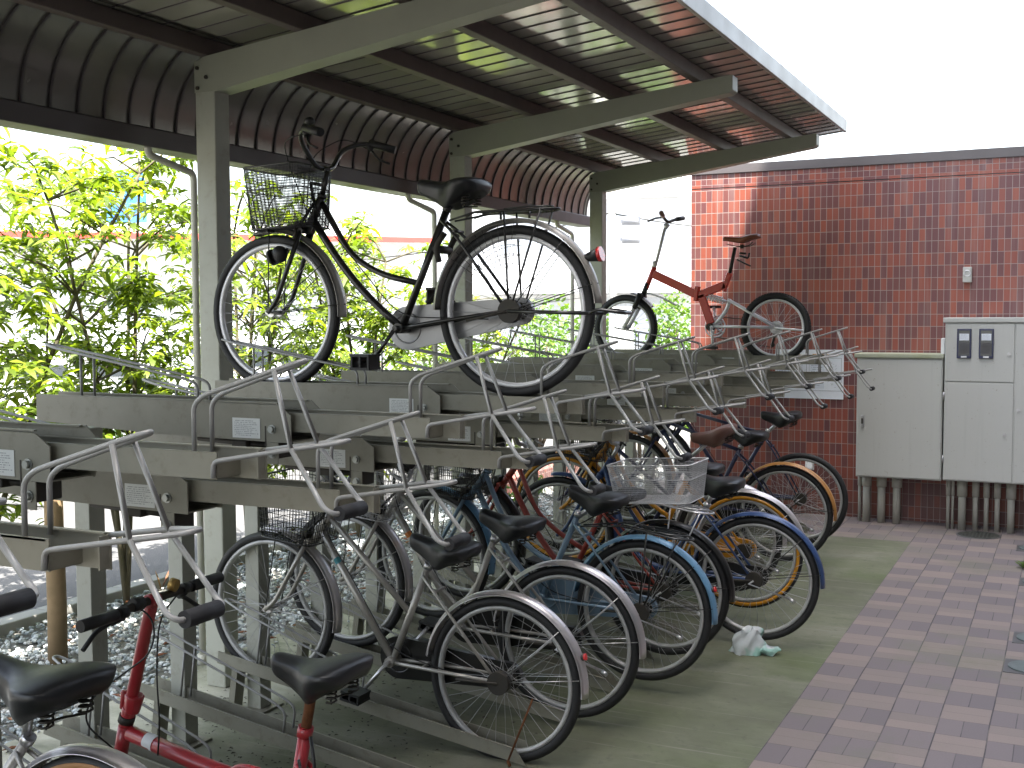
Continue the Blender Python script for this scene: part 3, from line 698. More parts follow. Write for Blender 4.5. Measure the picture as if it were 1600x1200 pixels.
def lower_tray():
    root=empty('lower_bicycle_tray',(-1.85,0,0),(0,-radians(8.0),pi))
    # local x runs back along the channel
    c=MB()
    for y0,y1 in ((-.045,-.0415),(.0415,.045)):
        c.prism([(.0,-.0),(.05,.052),(1.50,.052),(1.50,-.0)],y0,y1)
        c.box(.05,1.5,y0-.004 if y0<0 else y1-.004,y0+.004 if y0<0 else y1+.004,.052,.055)
    c.box(.34,1.5,-.0415,.0415,0,.0035)
    c.build('channel',M['rack'],root)
    g=MB(); q=.0048
    pts=[(.80,-.03,.05),(.80,-.03,.13),(.85,-.03,.15),(1.44,-.03,.26),(1.52,-.012,.275),(1.52,.012,.275),(1.44,.03,.26),(.85,.03,.15),(.80,.03,.13),(.80,.03,.05)]
    g.tube(fil(pts,.045,5),q,8)
    for y in (-.03,.03): g.tube([(1.30,y,.03),(1.30,y,.235)],q,8)
    g.build('wheel_guide',M['pipe'],root)
    MB().box(1.40,1.43,-.03,.03,-.185,0.).build('rear_foot',M['rack'],root)
    return root
hi=upper_rack(True); lo=upper_rack(False); lo0=upper_rack(False,-.112); tr=lower_tray()
ordn=['nearest','second','third','fourth','fifth','sixth','seventh','eighth','ninth']
nh=nl=0
for k in range(-1,17):
    y0=1.53+.475*k; high=(k%2!=0)
    if k==-1: o=hi
    elif k==0: o=lo0
    elif k==2: o=lo
    else: o=dup(hi if high else lo)
    o.location=(XR,y0+.137+(.055 if k==-1 else 0),0)
    if high: nm='%s raised upper rack tray, counted from the camera'%ordn[nh]; nh+=1
    else: nm='%s lower-set upper rack tray, counted from the camera'%ordn[nl]; nl+=1
    if k==-1: nm='grey raised upper rack with only its foam grip and pipes showing at the left edge'
    elif k==0: nm='grey lower-set upper rack nearest the camera, its empty tray end at the left edge'
    elif k==1: nm='grey raised upper rack cut by the left edge, its white label half in view, empty'
    elif k==5: nm='grey raised upper rack carrying the large black city bicycle'
    elif k==15: nm='grey raised upper rack carrying the orange-red folding mountain bicycle'
    elif k==16: nm='farthest upper rack of the row, next to the tiled wall, lower-set'
    else: nm='empty grey '+nm
    tag(o,nm,'bicycle rack','upper bicycle racks in a row along the shelter')
desc={-1:'grey floor rack tray at the near end, mostly hidden below the left edge',0:'empty grey floor tray before the silver-fendered bicycle',1:'grey floor tray under the silver-fendered bicycle at lower left',2:'grey floor tray holding the red folding bicycle',3:'first empty grey floor tray beyond the red folding bicycle',4:'second empty grey floor tray, just before the nearest silver bicycle',5:'grey floor tray holding the nearest silver city bicycle',6:'grey floor tray holding the second silver city bicycle',7:'grey floor tray holding the pale blue bicycle',8:'grey floor tray holding the dull red bicycle with the big mesh basket',9:'grey floor tray holding the dark blue bicycle',10:'grey floor tray holding the yellow bicycle',11:'grey floor tray holding the bicycle with the brown saddle',12:'empty grey floor tray between the brown-saddled and the ochre-fendered bicycles',13:'grey floor tray holding the bicycle with the ochre fender',14:'grey floor tray holding the fenderless dark bicycle near the wall',15:'second last grey floor tray before the tiled wall',16:'last grey floor tray before the tiled wall'}
for k in range(-1,17):
    o=tr if k==-1 else dup(tr)
    o.location=(-1.85,1.53+.475*k+.067,.004)
    tag(o,desc[k],'floor tray','lower rack trays on the concrete floor')
#--PART3
# ------------------------------------------------------------------ bicycles
# local space: x forward, y to the rider's left, z up; origin under the rear wheel
CACHE={}
def obj(name,key,fn,mat,parent,bevel=0):
    kk=(key,mat.name if not isinstance(mat,list) else tuple(q.name for q in mat))
    if kk not in CACHE: CACHE[kk]=fn().mesh(name,mat)
    o=bpy.data.objects.new(name,CACHE[kk]); COL.objects.link(o); o.parent=parent
    if bevel:
        b=o.modifiers.new('bevel','BEVEL'); b.width=bevel; b.segments=2; b.limit_method='ANGLE'
    return o
def circ(R,y,r,n=8,sy=1.): return [(R+r*cos(2*pi*k/n),y+sy*r*sin(2*pi*k/n)) for k in range(n)]
def wheel(par,cx,R,tw=.0175,tyre='rubber',rim='alu',spokes=36,hubr=.016,rimh=.0135,knob=False,seg=64,zc=None,sidewall=None):
    zc=R if zc is None else zc
    RR=R-2*tw-.002
    def rimf():
        m=MB(); m.ring((0,0,0),[(RR+.004,-.011),(RR+.004,.011),(RR-rimh*.4,.0125),(RR-rimh,.007),(RR-rimh,-.007),(RR-rimh*.4,-.0125)],seg=seg); return m
    def tyf():
        m=MB(); m.ring((0,0,0),circ(R-tw,0,tw,10),seg=seg)
        if knob:
            for i in range(72):
                a=2*pi*i/72
                for yy in (-.011,.0,.011):
                    aa=a+(0 if yy==0 else pi/72); r0,r1=R-.004,R+.0025; d=.0065/R
                    m.add([(r*cos(t),yy+s_*.004,r*sin(t)) for r in (r0,r1) for t in (aa-d,aa+d) for s_ in (-1,1)],[(4,5,7,6),(0,1,5,4),(2,6,7,3),(0,4,6,2),(1,3,7,5)])
        return m
    def spf():
        m=MB(); n=spokes
        for i in range(n):
            side=1 if i%2 else -1; a=2*pi*i/n; off=(.55 if (i//2)%2 else -.55)
            h=(hubr*1.1*cos(a+off*2.2),side*.028,hubr*1.1*sin(a+off*2.2)); e=((RR-rimh)*cos(a),0,(RR-rimh)*sin(a)); m.tube([h,e],.0011,4,cap=False)
        return m
    def hbf():
        m=MB(); m.tube([(0,-.03,0),(0,.03,0)],hubr*.62,12); 
        for y in (-.03,.03): m.tube([(0,y-.002,0),(0,y+.002,0)],hubr*1.25,14)
        m.tube([(0,-.055,0),(0,.055,0)],.005,8); m.tube([(0,-.058,0),(0,-.050,0)],.009,6); m.tube([(0,.050,0),(0,.058,0)],.009,6); return m
    key=('w',R,tw,spokes,hubr,rimh,knob,seg)
    w=obj('wheel',key+('rim',),rimf,M[rim],par); w.location=(cx,0,zc)
    obj('tyre',key+('tyre',),tyf,M[tyre],w); obj('spokes',key+('sp',),spf,M['spoke'],w); obj('hub',key+('hub',),hbf,M['chrome'],w)
    if sidewall:
        for y in (-1,1):
            def sw(y=y):
                m=MB(); m.ring((0,0,0),[(RR+.006,y*(tw*.75)),(RR+.006,y*(tw*.75+.002)),(R-tw*.8,y*(tw+.0012)),(R-tw*.8,y*(tw-.001))],seg=seg); return m
            obj('sidewall',key+('sw',y),sw,M[sidewall],w)
    return w
def fender(par,cx,R,a0,a1,mat,zc=None,wd=.0295,name='mudguard',stay=None,flare=False):
    zc=R if zc is None else zc; Rf=R+.014
    def f():
        m=MB(); p=[(Rf-.006,-wd),(Rf+.006,-wd*.72),(Rf+.011,-wd*.3),(Rf+.011,wd*.3),(Rf+.006,wd*.72),(Rf-.006,wd),(Rf-.0045,wd*.97),(Rf+.0045,wd*.68),(Rf+.0092,wd*.28),(Rf+.0092,-wd*.28),(Rf+.0045,-wd*.68),(Rf-.0045,-wd*.97)]
        m.ring((0,0,0),p,a0,a1,40); return m
    o=obj(name,('fd',R,round(a0,2),round(a1,2),wd),f,M[mat],par); o.location=(cx,0,zc)
    if stay is not None:
        for i,aa in enumerate(stay):
            def g(aa=aa):
                m=MB()
                for y in (-1,1): m.tube([(0,y*.045,0),(Rf*.97*cos(aa),y*wd*1.02,Rf*.97*sin(aa))],.0022,5)
                m.tube([(Rf*.985*cos(aa),-wd,Rf*.985*sin(aa)),((Rf+.013)*cos(aa),0,(Rf+.013)*sin(aa)),(Rf*.985*cos(aa),wd,Rf*.985*sin(aa))],.0022,5); return m
            obj('mudguard_stay',('st',R,round(aa,2),wd),g,M['black' if mat!='steelfender' else 'chrome'],o)
    return o
def saddle(par,x,z,ang=0.,mat='saddle',L=.285,W=.130,springs=True,thin=False):
    def f():
        st_=[(0,.055,.018,.002),(.04,.086,.032,.009),(.12,.103,.044,.012),(.25,.104,.058,.010),(.38,.086,.072,.003),(.5,.060,.076,-.003),(.62,.041,.062,-.004),(.78,.030,.048,0.),(.92,.026,.038,.004),(.98,.019,.027,.002),(1,.008,.010,-.004)]
        kw=W/.118; kd=.45 if thin else 1.22
        def cr(a,b,c,d,t): return .5*((2*b)+(-a+c)*t+(2*a-5*b+4*c-d)*t*t+(-a+3*b-3*c+d)*t**3)
        rows=[]
        for i in range(len(st_)-1):
            A=st_[max(0,i-1)];B=st_[i];C=st_[i+1];D=st_[min(len(st_)-1,i+2)]
            for q in range(3): rows.append([cr(A[k],B[k],C[k],D[k],q/3) for k in range(4)])
        rows.append(list(st_[-1]))
        m=MB(); vs=[];fs=[]; ys=(-1,-.94,-.75,-.45,0,.45,.75,.94,1)
        for t,w,d,h in rows:
            w*=kw; d*=kd; x=-L*.5+L*t
            for y in ys: vs.append((x,y*w,h+.016*(1-abs(y)**3)))
            for (y,z) in ((.97,-.3),(.86,-.72),(.62,-.98),(0,-.8),(-.62,-.98),(-.86,-.72),(-.97,-.3)): vs.append((x,y*w,h+z*d))
        nv=16; nu=len(rows)
        for i in range(nu-1):
            for j in range(nv): k=(j+1)%nv; fs.append((i*nv+j,i*nv+k,(i+1)*nv+k,(i+1)*nv+j))
        fs+=[tuple(range(nv))[::-1],tuple((nu-1)*nv+j for j in range(nv))]
        m.add(vs,fs,True); return m
    o=obj('saddle',('sad',L,W,thin),f,M[mat],par); o.location=(x,0,z); o.rotation_euler=(0,-ang,0)
    def g():
        m=MB()
        for y in (-.022,.022): m.tube(fil([(L*.40,y*.3,-.035),(L*.1,y,-.062),(-L*.22,y*1.3,-.060),(-L*.33,y*2.2,-.035)],.03,4),.0035,6)
        m.tube([(-.0,0,-.075),(-.0,0,-.045)],.014,10); m.tube([(0,-.03,-.060),(0,.03,-.060)],.009,8)
        if springs:
            for y in (-.052,.052):
                pts=[(-L*.33+.014*cos(q*.9),y+.014*sin(q*.9),-.075+q*.0016) for q in range(0,36)]
                m.tube(pts,.0028,5)
            m.tube(fil([(-L*.33,-.052,-.078),(-L*.18,0,-.085),(-L*.33,.052,-.078)],.03,3),.003,5)
        return m
    obj('saddle_springs' if springs else 'saddle_rails',('ss',L,springs),g,M['darkmetal'],o)
    return o
def basket(par,cx,cz,name='front_basket',mat='black',l0=.115,l1=.15,w0=.12,w1=.17,h=.24,pitch=.009,rows=12,wire=.0011,rim=.004,tiltx=.0,liner=None):
    def f():
        m=MB()
        def corner(t,s_):   # rounded-rectangle loop at height t
            l=l0+(l1-l0)*t; w=w0+(w1-w0)*t; r=.035; out=[]
            for (sx,sy_,a0) in ((1,1,0),(-1,1,pi/2),(-1,-1,pi),(1,-1,3*pi/2)):
                for q in range(5):
                    a=a0+q*pi/8; out.append((sx*(l-r)+r*cos(a),sy_*(w-r)+r*sin(a),t*h))
            return out
        def resample(p,n):
            Ls=[0]; 
            for i in range(len(p)): Ls.append(Ls[-1]+(Vector(p[(i+1)%len(p)])-Vector(p[i])).length)
            out=[]; j=0
            for i in range(n):
                d=Ls[-1]*i/n
                while Ls[j+1]<d: j+=1
                t=(d-Ls[j])/max(1e-9,Ls[j+1]-Ls[j]); out.append(Vector(p[j])*(1-t)+Vector(p[(j+1)%len(p)])*t)
            return out
        n=int((4*(l1+w1))/pitch); lo_=resample(corner(0,0),n); hi_=resample(corner(1,0),n)
        for a,b in zip(lo_,hi_): m.tube([a,b],wire,3,cap=False)
        for k in range(1,rows): m.tube(corner(k/rows,0),wire,3,closed=True)
        m.tube(corner(1,0),rim,6,closed=True); m.tube(corner(0,0),rim*.8,6,closed=True); m.tube(corner(.62,0),rim*.6,5,closed=True)
        k=-w0
        while k<w0: m.tube([(-l0,k,0),(l0,k,0)],wire,3,cap=False); k+=pitch*1.6
        k=-l0
        while k<l0: m.tube([(k,-w0,0),(k,w0,0)],wire,3,cap=False); k+=pitch*1.6
        return m
    o=obj(name,('bk',l0,l1,w0,w1,h,pitch,rows,wire),f,M[mat],par); o.location=(cx,0,cz); o.rotation_euler=(0,tiltx,0); return o

def city_bike(label,loc,tilt,frame='silver',style='straight',R=.325,st=(.40,.36),sad=(.37,.45),sadang=.0,saddle_mat='saddle',fend='steelfender',ffend=None,
              front_basket=None,carrier=False,chaincase='black',sscale=1.,ch=0.,guard=False,tyre='rubber',rim='alu2',tw=.0188,lean=0.,yaw=0.,stand='side',sidewall=None,crank_a=-.95,
              lamp=False,grp=None,rear_basket=None,fend_a=(.02,3.06),postmat='chrome',bars='up',barlift=0.,WB=1.12,cat='bicycle',seatstay='frame',reflect=True,rearmat=None):
    X0,Y0,Z0=loc
    # loc is the rear hub; the empty sits at the wheel's foot
    root=empty('city_bicycle',(X0+R*sin(tilt)*-1.0*1.0 if 0 else X0-R*sin(tilt),Y0,Z0-R*cos(tilt)),(lean,-tilt,pi+yaw))
    tag(root,label,cat,grp)
    fm=M[frame]
    hb=lambda u,n,y=0.: (u,y,R+n)
    BB=hb(.50,-.065); ST=hb(*st); HT=hb(.875,.475); HBm=hb(.925,.375); CR=hb(.955,.335); RH=hb(0,0)
    def ff():
        m=MB()
        m.tube([HT,HBm],.0175,12); m.tube([hb(.872,.481),hb(.877,.470)],.021,12); m.tube([hb(.922,.381),hb(.929,.369)],.021,12)
        m.tube([BB,ST],.0145,12); m.tube([(BB[0],-.036,BB[2]),(BB[0],.036,BB[2])],.021,14)
        dirr=Vector(BB)-Vector(ST)
        if style=='straight':
            q=Vector(ST)+dirr*.50
            m.tube([hb(.885,.452),tuple(q)],.0125,12); m.tube([hb(.918,.388),BB],.0155,12)
        elif style=='curved':
            q=Vector(ST)+dirr*.62
            m.tube(fil([hb(.882,.455),hb(.74,.23),hb(.60,.15),tuple(q)],.25,8),.0125,12)
            m.tube(fil([hb(.922,.382),hb(.80,.21),hb(.66,.06),BB],.25,8),.0155,12)
        elif style=='loop':
            m.tube(fil([hb(.905,.42),hb(.74,.05),hb(.62,-.045),BB],.2,8),.018,12)
            m.tube(fil([hb(.905,.42),hb(.72,.20),hb(.55,.03),tuple(Vector(ST)+dirr*.8)],.2,8),.010,10)
        else:   # diamond
            m.tube([hb(.88,.455),tuple(Vector(ST)+dirr*.06)],.0125,12); m.tube([hb(.918,.388),BB],.0155,12)
        for y in (-1,1):
            m.tube(fil([(BB[0]-.01,y*.022,BB[2]),(.36,y*.036,R-.045),(.015,y*.052,R)],.06,4),.008,8)
            m.tube(fil([(ST[0]+dirr.x*.10,y*.016,ST[2]+dirr.z*.10),(ST[0]*.8,y*.04,R+(ST[2]-R)*.72),(.012,y*.052,R+.005)],.06,4),.0065,8)
        m.tube([(.345,-.036,R-.040),(.345,.036,R-.040)],.006,6)
        m.tube([(ST[0]*.84,-.040,R+(ST[2]-R)*.77),(ST[0]*.84,.040,R+(ST[2]-R)*.77)],.006,6)
        return m
    key=('frame',style,R,st)
    fr=obj('frame',key,ff,fm,root)
    if style=='straight':
        for i,(mt,t0,t1) in enumerate((('sticker_teal' if label.startswith('nearest') else 'sticker_orange',.22,.26),)):
            A=Vector(hb(.918,.388)); B=Vector(BB); 
            obj('sticker',('stk',R,t0),lambda: MB().tube([A+(B-A)*t0,A+(B-A)*t1],.0162,12,cap=False),M[mt],fr)
    def fk():
        m=MB(); m.tube([hb(.925,.375),CR],.016,12); m.tube([hb(.955,.335,-.045),hb(.955,.335,.045)],.0125,8)
        for y in (-1,1):
            m.tube(fil([hb(.955,.335,y*.040),hb(1.035,.14,y*.050),hb(1.075,.045,y*.051),hb(WB,0,y*.051)],.14,6),.010,8,rr=None)
        return m
    obj('fork',('fork',R,WB),fk,fm,root)
    wr=wheel(root,0,R,tw,tyre,rim,sidewall=sidewall); wf=wheel(root,WB,R,tw,tyre,rim,sidewall=sidewall)
    if fend:
        o=fender(root,0,R,fend_a[0],fend_a[1],fend,stay=(2.25,2.85))
        if reflect and (carrier=='lamp' or label.startswith('pale') or label.startswith('nearest')):
            big=.032 if carrier=='lamp' else .008
            def rf():
                m=MB(); a=2.62 if big<.01 else 2.54; q=R+.026
                e=((q*cos(a)-.048,0,q*sin(a)+.006) if big>.01 else ((q+big)*cos(a),0,(q+big)*sin(a))); m.tube([((q-.012)*cos(a),0,(q-.012)*sin(a)),e],.019,14,rr=[.012,.026 if big>.01 else .013]); return m
            c=obj('reflector_case',('rfc',R,big),rf,M['blackplastic'],o)
            def rg():
                m=MB(); a=2.62 if big<.01 else 2.54; q=R+.026+(big if big<.01 else 0)
                s0=(q*cos(a)-(.048 if big>.01 else 0),0,q*sin(a)+(.006 if big>.01 else 0)); m.tube([s0,(s0[0]-(.014 if big>.01 else .007),0,s0[2]+.003)],.020,16,rr=[.028 if big>.01 else .013]*2); return m
            obj('tail_reflector',('rfl',R,big),rg,M['lens'],o)
        fender(root,WB,R,1.30,3.20,ffend or fend,stay=(2.5,3.05))
    # seat post, saddle
    dirs=(Vector(ST)-Vector(BB)).normalized(); sp_end=Vector(hb(sad[0],sad[1]-.045))
    obj('seat_post',('sp',st,sad,R),lambda: MB().tube([Vector(ST)-dirs*.02,sp_end],.0125,12).tube([Vector(ST)-dirs*.012,Vector(ST)+dirs*.012],.018,12),M[postmat],root)
    sd_=saddle(root,sad[0],R+sad[1]+.004,sadang,saddle_mat); sd_.scale=(sscale,)*3
    # bars
    bl=barlift
    def hbars():
        m=MB(); m.tube([HT,hb(.845,.555+bl)],.011,10); m.tube([hb(.845,.555+bl),hb(.862,.565+bl)],.014,10)
        if bars=='up': pts=[(.70,.265,R+.665+bl),(.80,.225,R+.695+bl),(.875,.15,R+.665+bl),(.865,.06,R+.57+bl),(.862,0,R+.563+bl)]
        else: pts=[(.80,.285,R+.600+bl),(.84,.20,R+.605+bl),(.875,.09,R+.58+bl),(.862,0,R+.563+bl)]
        full=pts+[(x,-y,z) for x,y,z in pts[-2::-1]]
        m.tube(fil(full,.07,5),.0105,10); return m
    h=obj('handlebar',('hb',bars,bl,R),hbars,M['black' if frame=='black' else 'chrome'],root)
    for s_ in (1,-1):
        def gr(s_=s_):
            a=Vector((.70,.265*s_,R+.665+bl)) if bars=='up' else Vector((.80,.285*s_,R+.60+bl)); b=Vector((.80,.225*s_,R+.695+bl)) if bars=='up' else Vector((.84,.20*s_,R+.605+bl))
            return MB().tube([a+(a-b)*.12,a+(b-a)*.92],.0165,12)
        obj('grip',('gr',bars,bl,R,s_),gr,M['blackplastic'],h)
        def bk(s_=s_):
            m=MB(); 
            if bars=='up': P0=Vector((.80,.222*s_,R+.690+bl)); P1=P0+Vector((-.02,.01*s_,-.03)); P2=Vector((.71,.262*s_,R+.605+bl))
            else: P0=Vector((.845,.19*s_,R+.60+bl)); P1=P0+Vector((.02,.01*s_,-.03)); P2=Vector((.83,.28*s_,R+.555+bl))
            m.tube([P0,P1],.012,8); m.tube(fil([P1,P1*.5+P2*.5+Vector((.015,0,-.008)),P2],.03,3),.005,6); return m
        obj('brake_lever',('bl',bars,bl,R,s_),bk,M['blackplastic' if frame in('black','darkblue','navy') else 'alu'],h)
    def cab():
        m=MB()
        m.tube(fil([(.80,.222,R+.67+bl),(.92,.20,R+.66+bl),(.97,.08,R+.55+bl),(.95,.0,R+.42),(.955,.02,R+.345)],.08,6),.0024,5)
        m.tube(fil([(.80,-.222,R+.67+bl),(.90,-.20,R+.72+bl),(.96,-.02,R+.62+bl),(.90,.03,R+.42),(.70,.02,R+.20),(.50,.02,R-.02),(.1,.03,R-.03)],.1,6),.0024,5); return m
    obj('brake_cable',('cab',bars,bl,R),cab,M['blackplastic'],h)
    obj('bell',('bell',bl,R),lambda: MB().ell((.835,.135,R+.735+bl),.022,.022,.016).tube([(.84,.135,R+.705+bl),(.835,.135,R+.73+bl)],.008,8),M['blackplastic' if frame=='black' else 'chrome'],h)
    obj('front_brake',('fb',R),lambda: MB().box(.962,.990,-.035,.035,R+.330,R+.372).tube([(.975,.04,R+.35),(.985,.045,R+.30)],.008,6).tube([(.975,-.04,R+.35),(.985,-.045,R+.30)],.008,6),M['darkmetal'],root)
    # drive
    cy_=-.048
    if chaincase:
        def cc():
            m=MB(); n=14; P_=[]
            r1,r0=.088,.052; c1=(BB[0],BB[2]); c2=(0,R)
            for i in range(n+1):
                a=-pi/2+pi*i/n-.03; P_.append((c1[0]+r1*cos(a),c1[1]+r1*sin(a)))
            for i in range(n+1):
                a=pi/2+pi*i/n-.03; P_.append((c2[0]+r0*cos(a),c2[1]+r0*sin(a)))
            m.prism(P_,cy_-.018,cy_+.006)
            m.ring((c1[0],cy_+.006,c1[1]),circ(.060,0,.004,6),seg=24); return m
        obj('chain_case',('cc',R),cc,M[chaincase],root,bevel=.006)
    def ck():
        m=MB(); 
        for s_,a in ((1,crank_a),(-1,crank_a+pi)):
            yy=.052*s_ if s_>0 else -.078; e=(BB[0]+.165*cos(a),yy+.012*s_,BB[2]+.165*sin(a))
            m.tube([(BB[0],yy,BB[2]),e],.0085,8); m.tube([e,(e[0],e[1]+.02*s_,e[2])],.008,8)
        m.tube([(BB[0],-.085,BB[2]),(BB[0],.06,BB[2])],.011,10)
        for k in range(5):
            aa=k*2*pi/5; m.tube([(BB[0],cy_,BB[2]),(BB[0]+.07*cos(aa),cy_,BB[2]+.07*sin(aa))],.006,5)
        m.ring((BB[0],cy_,BB[2]),circ(.078,0,.005,6),seg=28); return m
    c=obj('crank',('ck',R,round(crank_a,2)),ck,M['black' if frame=='black' else 'chrome'],root)
    for s_,a in ((1,crank_a),(-1,crank_a+pi)):
        def pd(s_=s_,a=a):
            x=BB[0]+.165*cos(a); z=BB[2]+.165*sin(a); y=(.07+.045 if s_>0 else -.09-.045); m=MB()
            ph=.026 if frame=='black' else .015
            for dz in (-ph,ph): m.box(x-.044,x+.044,y-.045,y+.045,z+dz-.005,z+dz+.005)
            for dx in (-.038,.0,.038): m.box(x+dx-.004,x+dx+.004,y-.042,y+.042,z-ph+.005,z+ph-.005)
            m.tube([(x,y-.045,z),(x,y+.045,z)],.006,8); return m
        obj('pedal',('pd',R,round(crank_a,2),s_),pd,M['blackplastic'],root)
    # rear drum brake and stand
    def rbk():
        m=MB(); m.tube([(0,.030,R),(0,.062,R)],.045,20); m.tube([(0,.062,R),(.18,.055,R-.035)],.006,6); m.tube([(0,-.03,R),(0,-.045,R)],.034,18); return m
    obj('hub_brake',('rbk',R),rbk,M['darkmetal'],root)
    def sdf():
        m=MB()
        if stand=='side' and label.startswith('nearest'): m.tube([(-.155,.066,R-.012),(-.10,.095,R-.275)],.0042,8).tube([(-.10,.095,R-.265),(-.115,.098,R-.285)],.0065,8)
        elif stand=='side': m.tube([(0,.062,R),(.02,.070,R-.02),(-.20,.085,R-.045)],.006,8).tube([(-.20,.085,R-.045),(-.225,.09,R-.055)],.009,8)
        else:
            for y in (-1,1): m.tube([(.0,y*.066,R+.0),(-.33,y*.072,R-.010)],.0065,8)
            m.tube(fil([(-.33,-.072,R-.010),(-.36,-.072,R+.005),(-.45,-.05,R-.008),(-.45,.05,R-.008),(-.36,.072,R+.005),(-.33,.072,R-.010)],.02,3),.0065,8)
        return m
    obj('kickstand',('sd',R,stand,label.startswith('nearest')),sdf,M['rust' if stand=='side' and label.startswith('nearest') else ('black' if frame=='black' else 'chrome')],root)
    if carrier:
        def cr():
            m=MB(); z=R+.375+ch
            m.tube(fil([(.19,-.03,z-.015),(.15,-.055,z),(-.13,-.06,z),(-.20,0,z+.004),(-.13,.06,z),(.15,.055,z),(.19,.03,z-.015)],.07,6),.0048,7)
            m.tube(fil([(.15,-.025,z),(-.14,-.025,z),(-.16,0,z),(-.14,.025,z),(.15,.025,z)],.04,4),.004,6)
            m.tube([(.10,-.055,z),(.10,.055,z)],.004,6); m.tube([(-.10,-.058,z),(-.10,.058,z)],.004,6)
            m.tube(fil([(.02,-.055,z+.006),(-.10,-.050,z+.012),(-.175,0,z+.014),(-.10,.050,z+.012),(.02,.055,z+.006)],.05,5),.0035,6)
            for y in (-1,1):
                m.tube([(.02,y*.055,z),(.0,y*.058,R)],.0042,6); m.tube([(-.13,y*.055,z),(-.005,y*.058,R)],.0042,6)
                m.tube([(.15,y*.055,z-.003),(ST[0]*.93,y*.022,ST[2]-.05)],.0042,6)
            for xx in (.06,-.06): m.tube([(xx,0,z),(xx,0,z-.028)],.005,6)
            return m
        obj('rear_carrier',('car',R,st,ch),cr,M[rearmat or 'black'],root)
    if front_basket:
        mt,pt,rw,wi=front_basket
        b=basket(root,1.02 if frame!='black' else 1.035,R+(.335 if frame!='black' else .345),'front_basket',mt,l0=.128,l1=.136 if frame=='black' else .155,w0=.115,w1=.140 if frame=='black' else .155,h=.25,pitch=pt,rows=rw,wire=wi,tiltx=.04)
        obj('basket_bracket',('bb',R),lambda: MB().tube([(.88,.0,R+.52),(.93,0,R+.53)],.008,6).tube([(1.10,.06,R+.335),(1.115,.055,R+.02)],.0028,6).tube([(1.10,-.06,R+.335),(1.115,-.055,R+.02)],.0028,6).tube([(.93,0,R+.53),(.915,0,R+.45),(1.0,0,R+.345),(1.10,0,R+.336)],.007,6).tube([(1.10,-.075,R+.336),(1.10,.075,R+.336)],.005,6),M['black'],root)
    if guard:
        def gd():
            m=MB(); rr_=random.Random(2)
            for y in (-.034,.034):
                for i in range(17):
                    a=radians(38+i*6); q=R+.004; h=(.03*cos(a+.9),y*1.1,R+.045+.03*sin(a+.9)); e=(q*cos(a),y,R+q*sin(a))
                    if i<10: m.tube([e,(e[0]*.45+h[0]*.55+.03,y*1.05,e[2]*.45+h[2]*.55)],.0011,4,cap=False)
                for k in range(4):
                    q=R*(.88-.11*k); m.tube([(q*cos(radians(a)),y,R+q*sin(radians(a))) for a in range(38,96,7)],.0012,4,cap=False)
            return m
        obj('dress_guard',('dg',R),gd,M['black'],root)
        obj('ring_lock',('rl',R),lambda: MB().tube(fil([(.30,-.05,R+.19),(.315,-.055,R+.25),(.275,-.05,R+.30)],.03,3),.012,8).tube(fil([(.30,.05,R+.19),(.315,.055,R+.25),(.275,.05,R+.30)],.03,3),.012,8).tube([(.312,-.055,R+.24),(.312,.055,R+.24)],.016,10),M['darkmetal'],root)
    if lamp:
        def lf():
            m=MB(); m.ell((1.055,.05,R+.24),.036,.028,.036); m.tube([(1.02,.04,R+.26),(1.055,.05,R+.24)],.008,6); m.tube([(1.085,.05,R+.23),(1.097,.05,R+.226)],.034,16); return m
        obj('head_lamp',('lf',R),lf,M['blackplastic'],root)
    if rear_basket:
        b=basket(root,.095,R+.387+ch,'rear_basket','alu',l0=.19,l1=.215,w0=.14,w1=.165,h=.185,pitch=.0075,rows=20,wire=.0008,tiltx=.21,rim=.0038)
    return root
def rack_tilt(X,Z): pass
T=radians(8.6)
GB='city bicycles standing in the lower rack'
city_bike('large black city bicycle with front mesh basket, hoisted on the upper rack',(-1.908,3.972,1.738),0.,'black','curved',st=(.29,.40),sad=(.275,.485),sadang=.06,fend='silver',ffend='silver',
    rim='alu',front_basket=('black',.0072,22,.0014),carrier='lamp',chaincase='ccase',stand='rear',guard=True,crank_a=-.92,lamp=True,barlift=.02,postmat='black')
city_bike('nearest silver city bicycle, with teal sticker and rusty kickstand, black saddle',(-1.962,3.975,.312),T,'silver','straight',st=(.395,.36),sad=(.345,.455),sadang=-.02,front_basket=('black',.018,9,.0016),crank_a=-1.0,grp=GB,lean=.0)
city_bike('second silver city bicycle, with orange sticker, behind the nearest silver one',(-1.900,4.455,.345),T,'silver','straight',st=(.395,.36),sad=(.335,.455),front_basket=('chrome',.02,8,.0018),crank_a=-.6,grp=GB,lean=-.02)
city_bike('pale blue city bicycle with pale blue mudguards and a black rear carrier',(-1.752,4.985,.372),T,'greyblue','curved',st=(.38,.37),sad=(.30,.475),fend='lightblue',front_basket=('black',.014,10,.0016),carrier=True,chaincase='greyblue',grp=GB,crank_a=-1.2)
city_bike('dull red city bicycle carrying a big silver mesh basket behind its saddle',(-1.79,5.42,.37),T,'redframe','curved',st=(.37,.36),sad=(.33,.43),fend='black',carrier=True,ch=.05,rear_basket=True,grp=GB,crank_a=.4,rearmat='chrome')
city_bike('dark blue city bicycle with a blue rear mudguard, beside the plastic bag',(-1.462,5.93,.352),radians(7.5),'darkblue','loop',st=(.31,.33),sad=(.28,.47),fend='darkblue',grp=GB,crank_a=-1.5,chaincase='black',carrier=False,stand='side')
city_bike('orange-yellow city bicycle with a silver rear mudguard and yellow-walled tyres',(-1.64,6.38,.40),T,'yellow','curved',st=(.39,.34),sad=(.34,.42),fend='steelfender',ffend='yellow',sidewall='yellow',chaincase='yellow',grp=GB,crank_a=.2,front_basket=('black',.016,9,.0016))
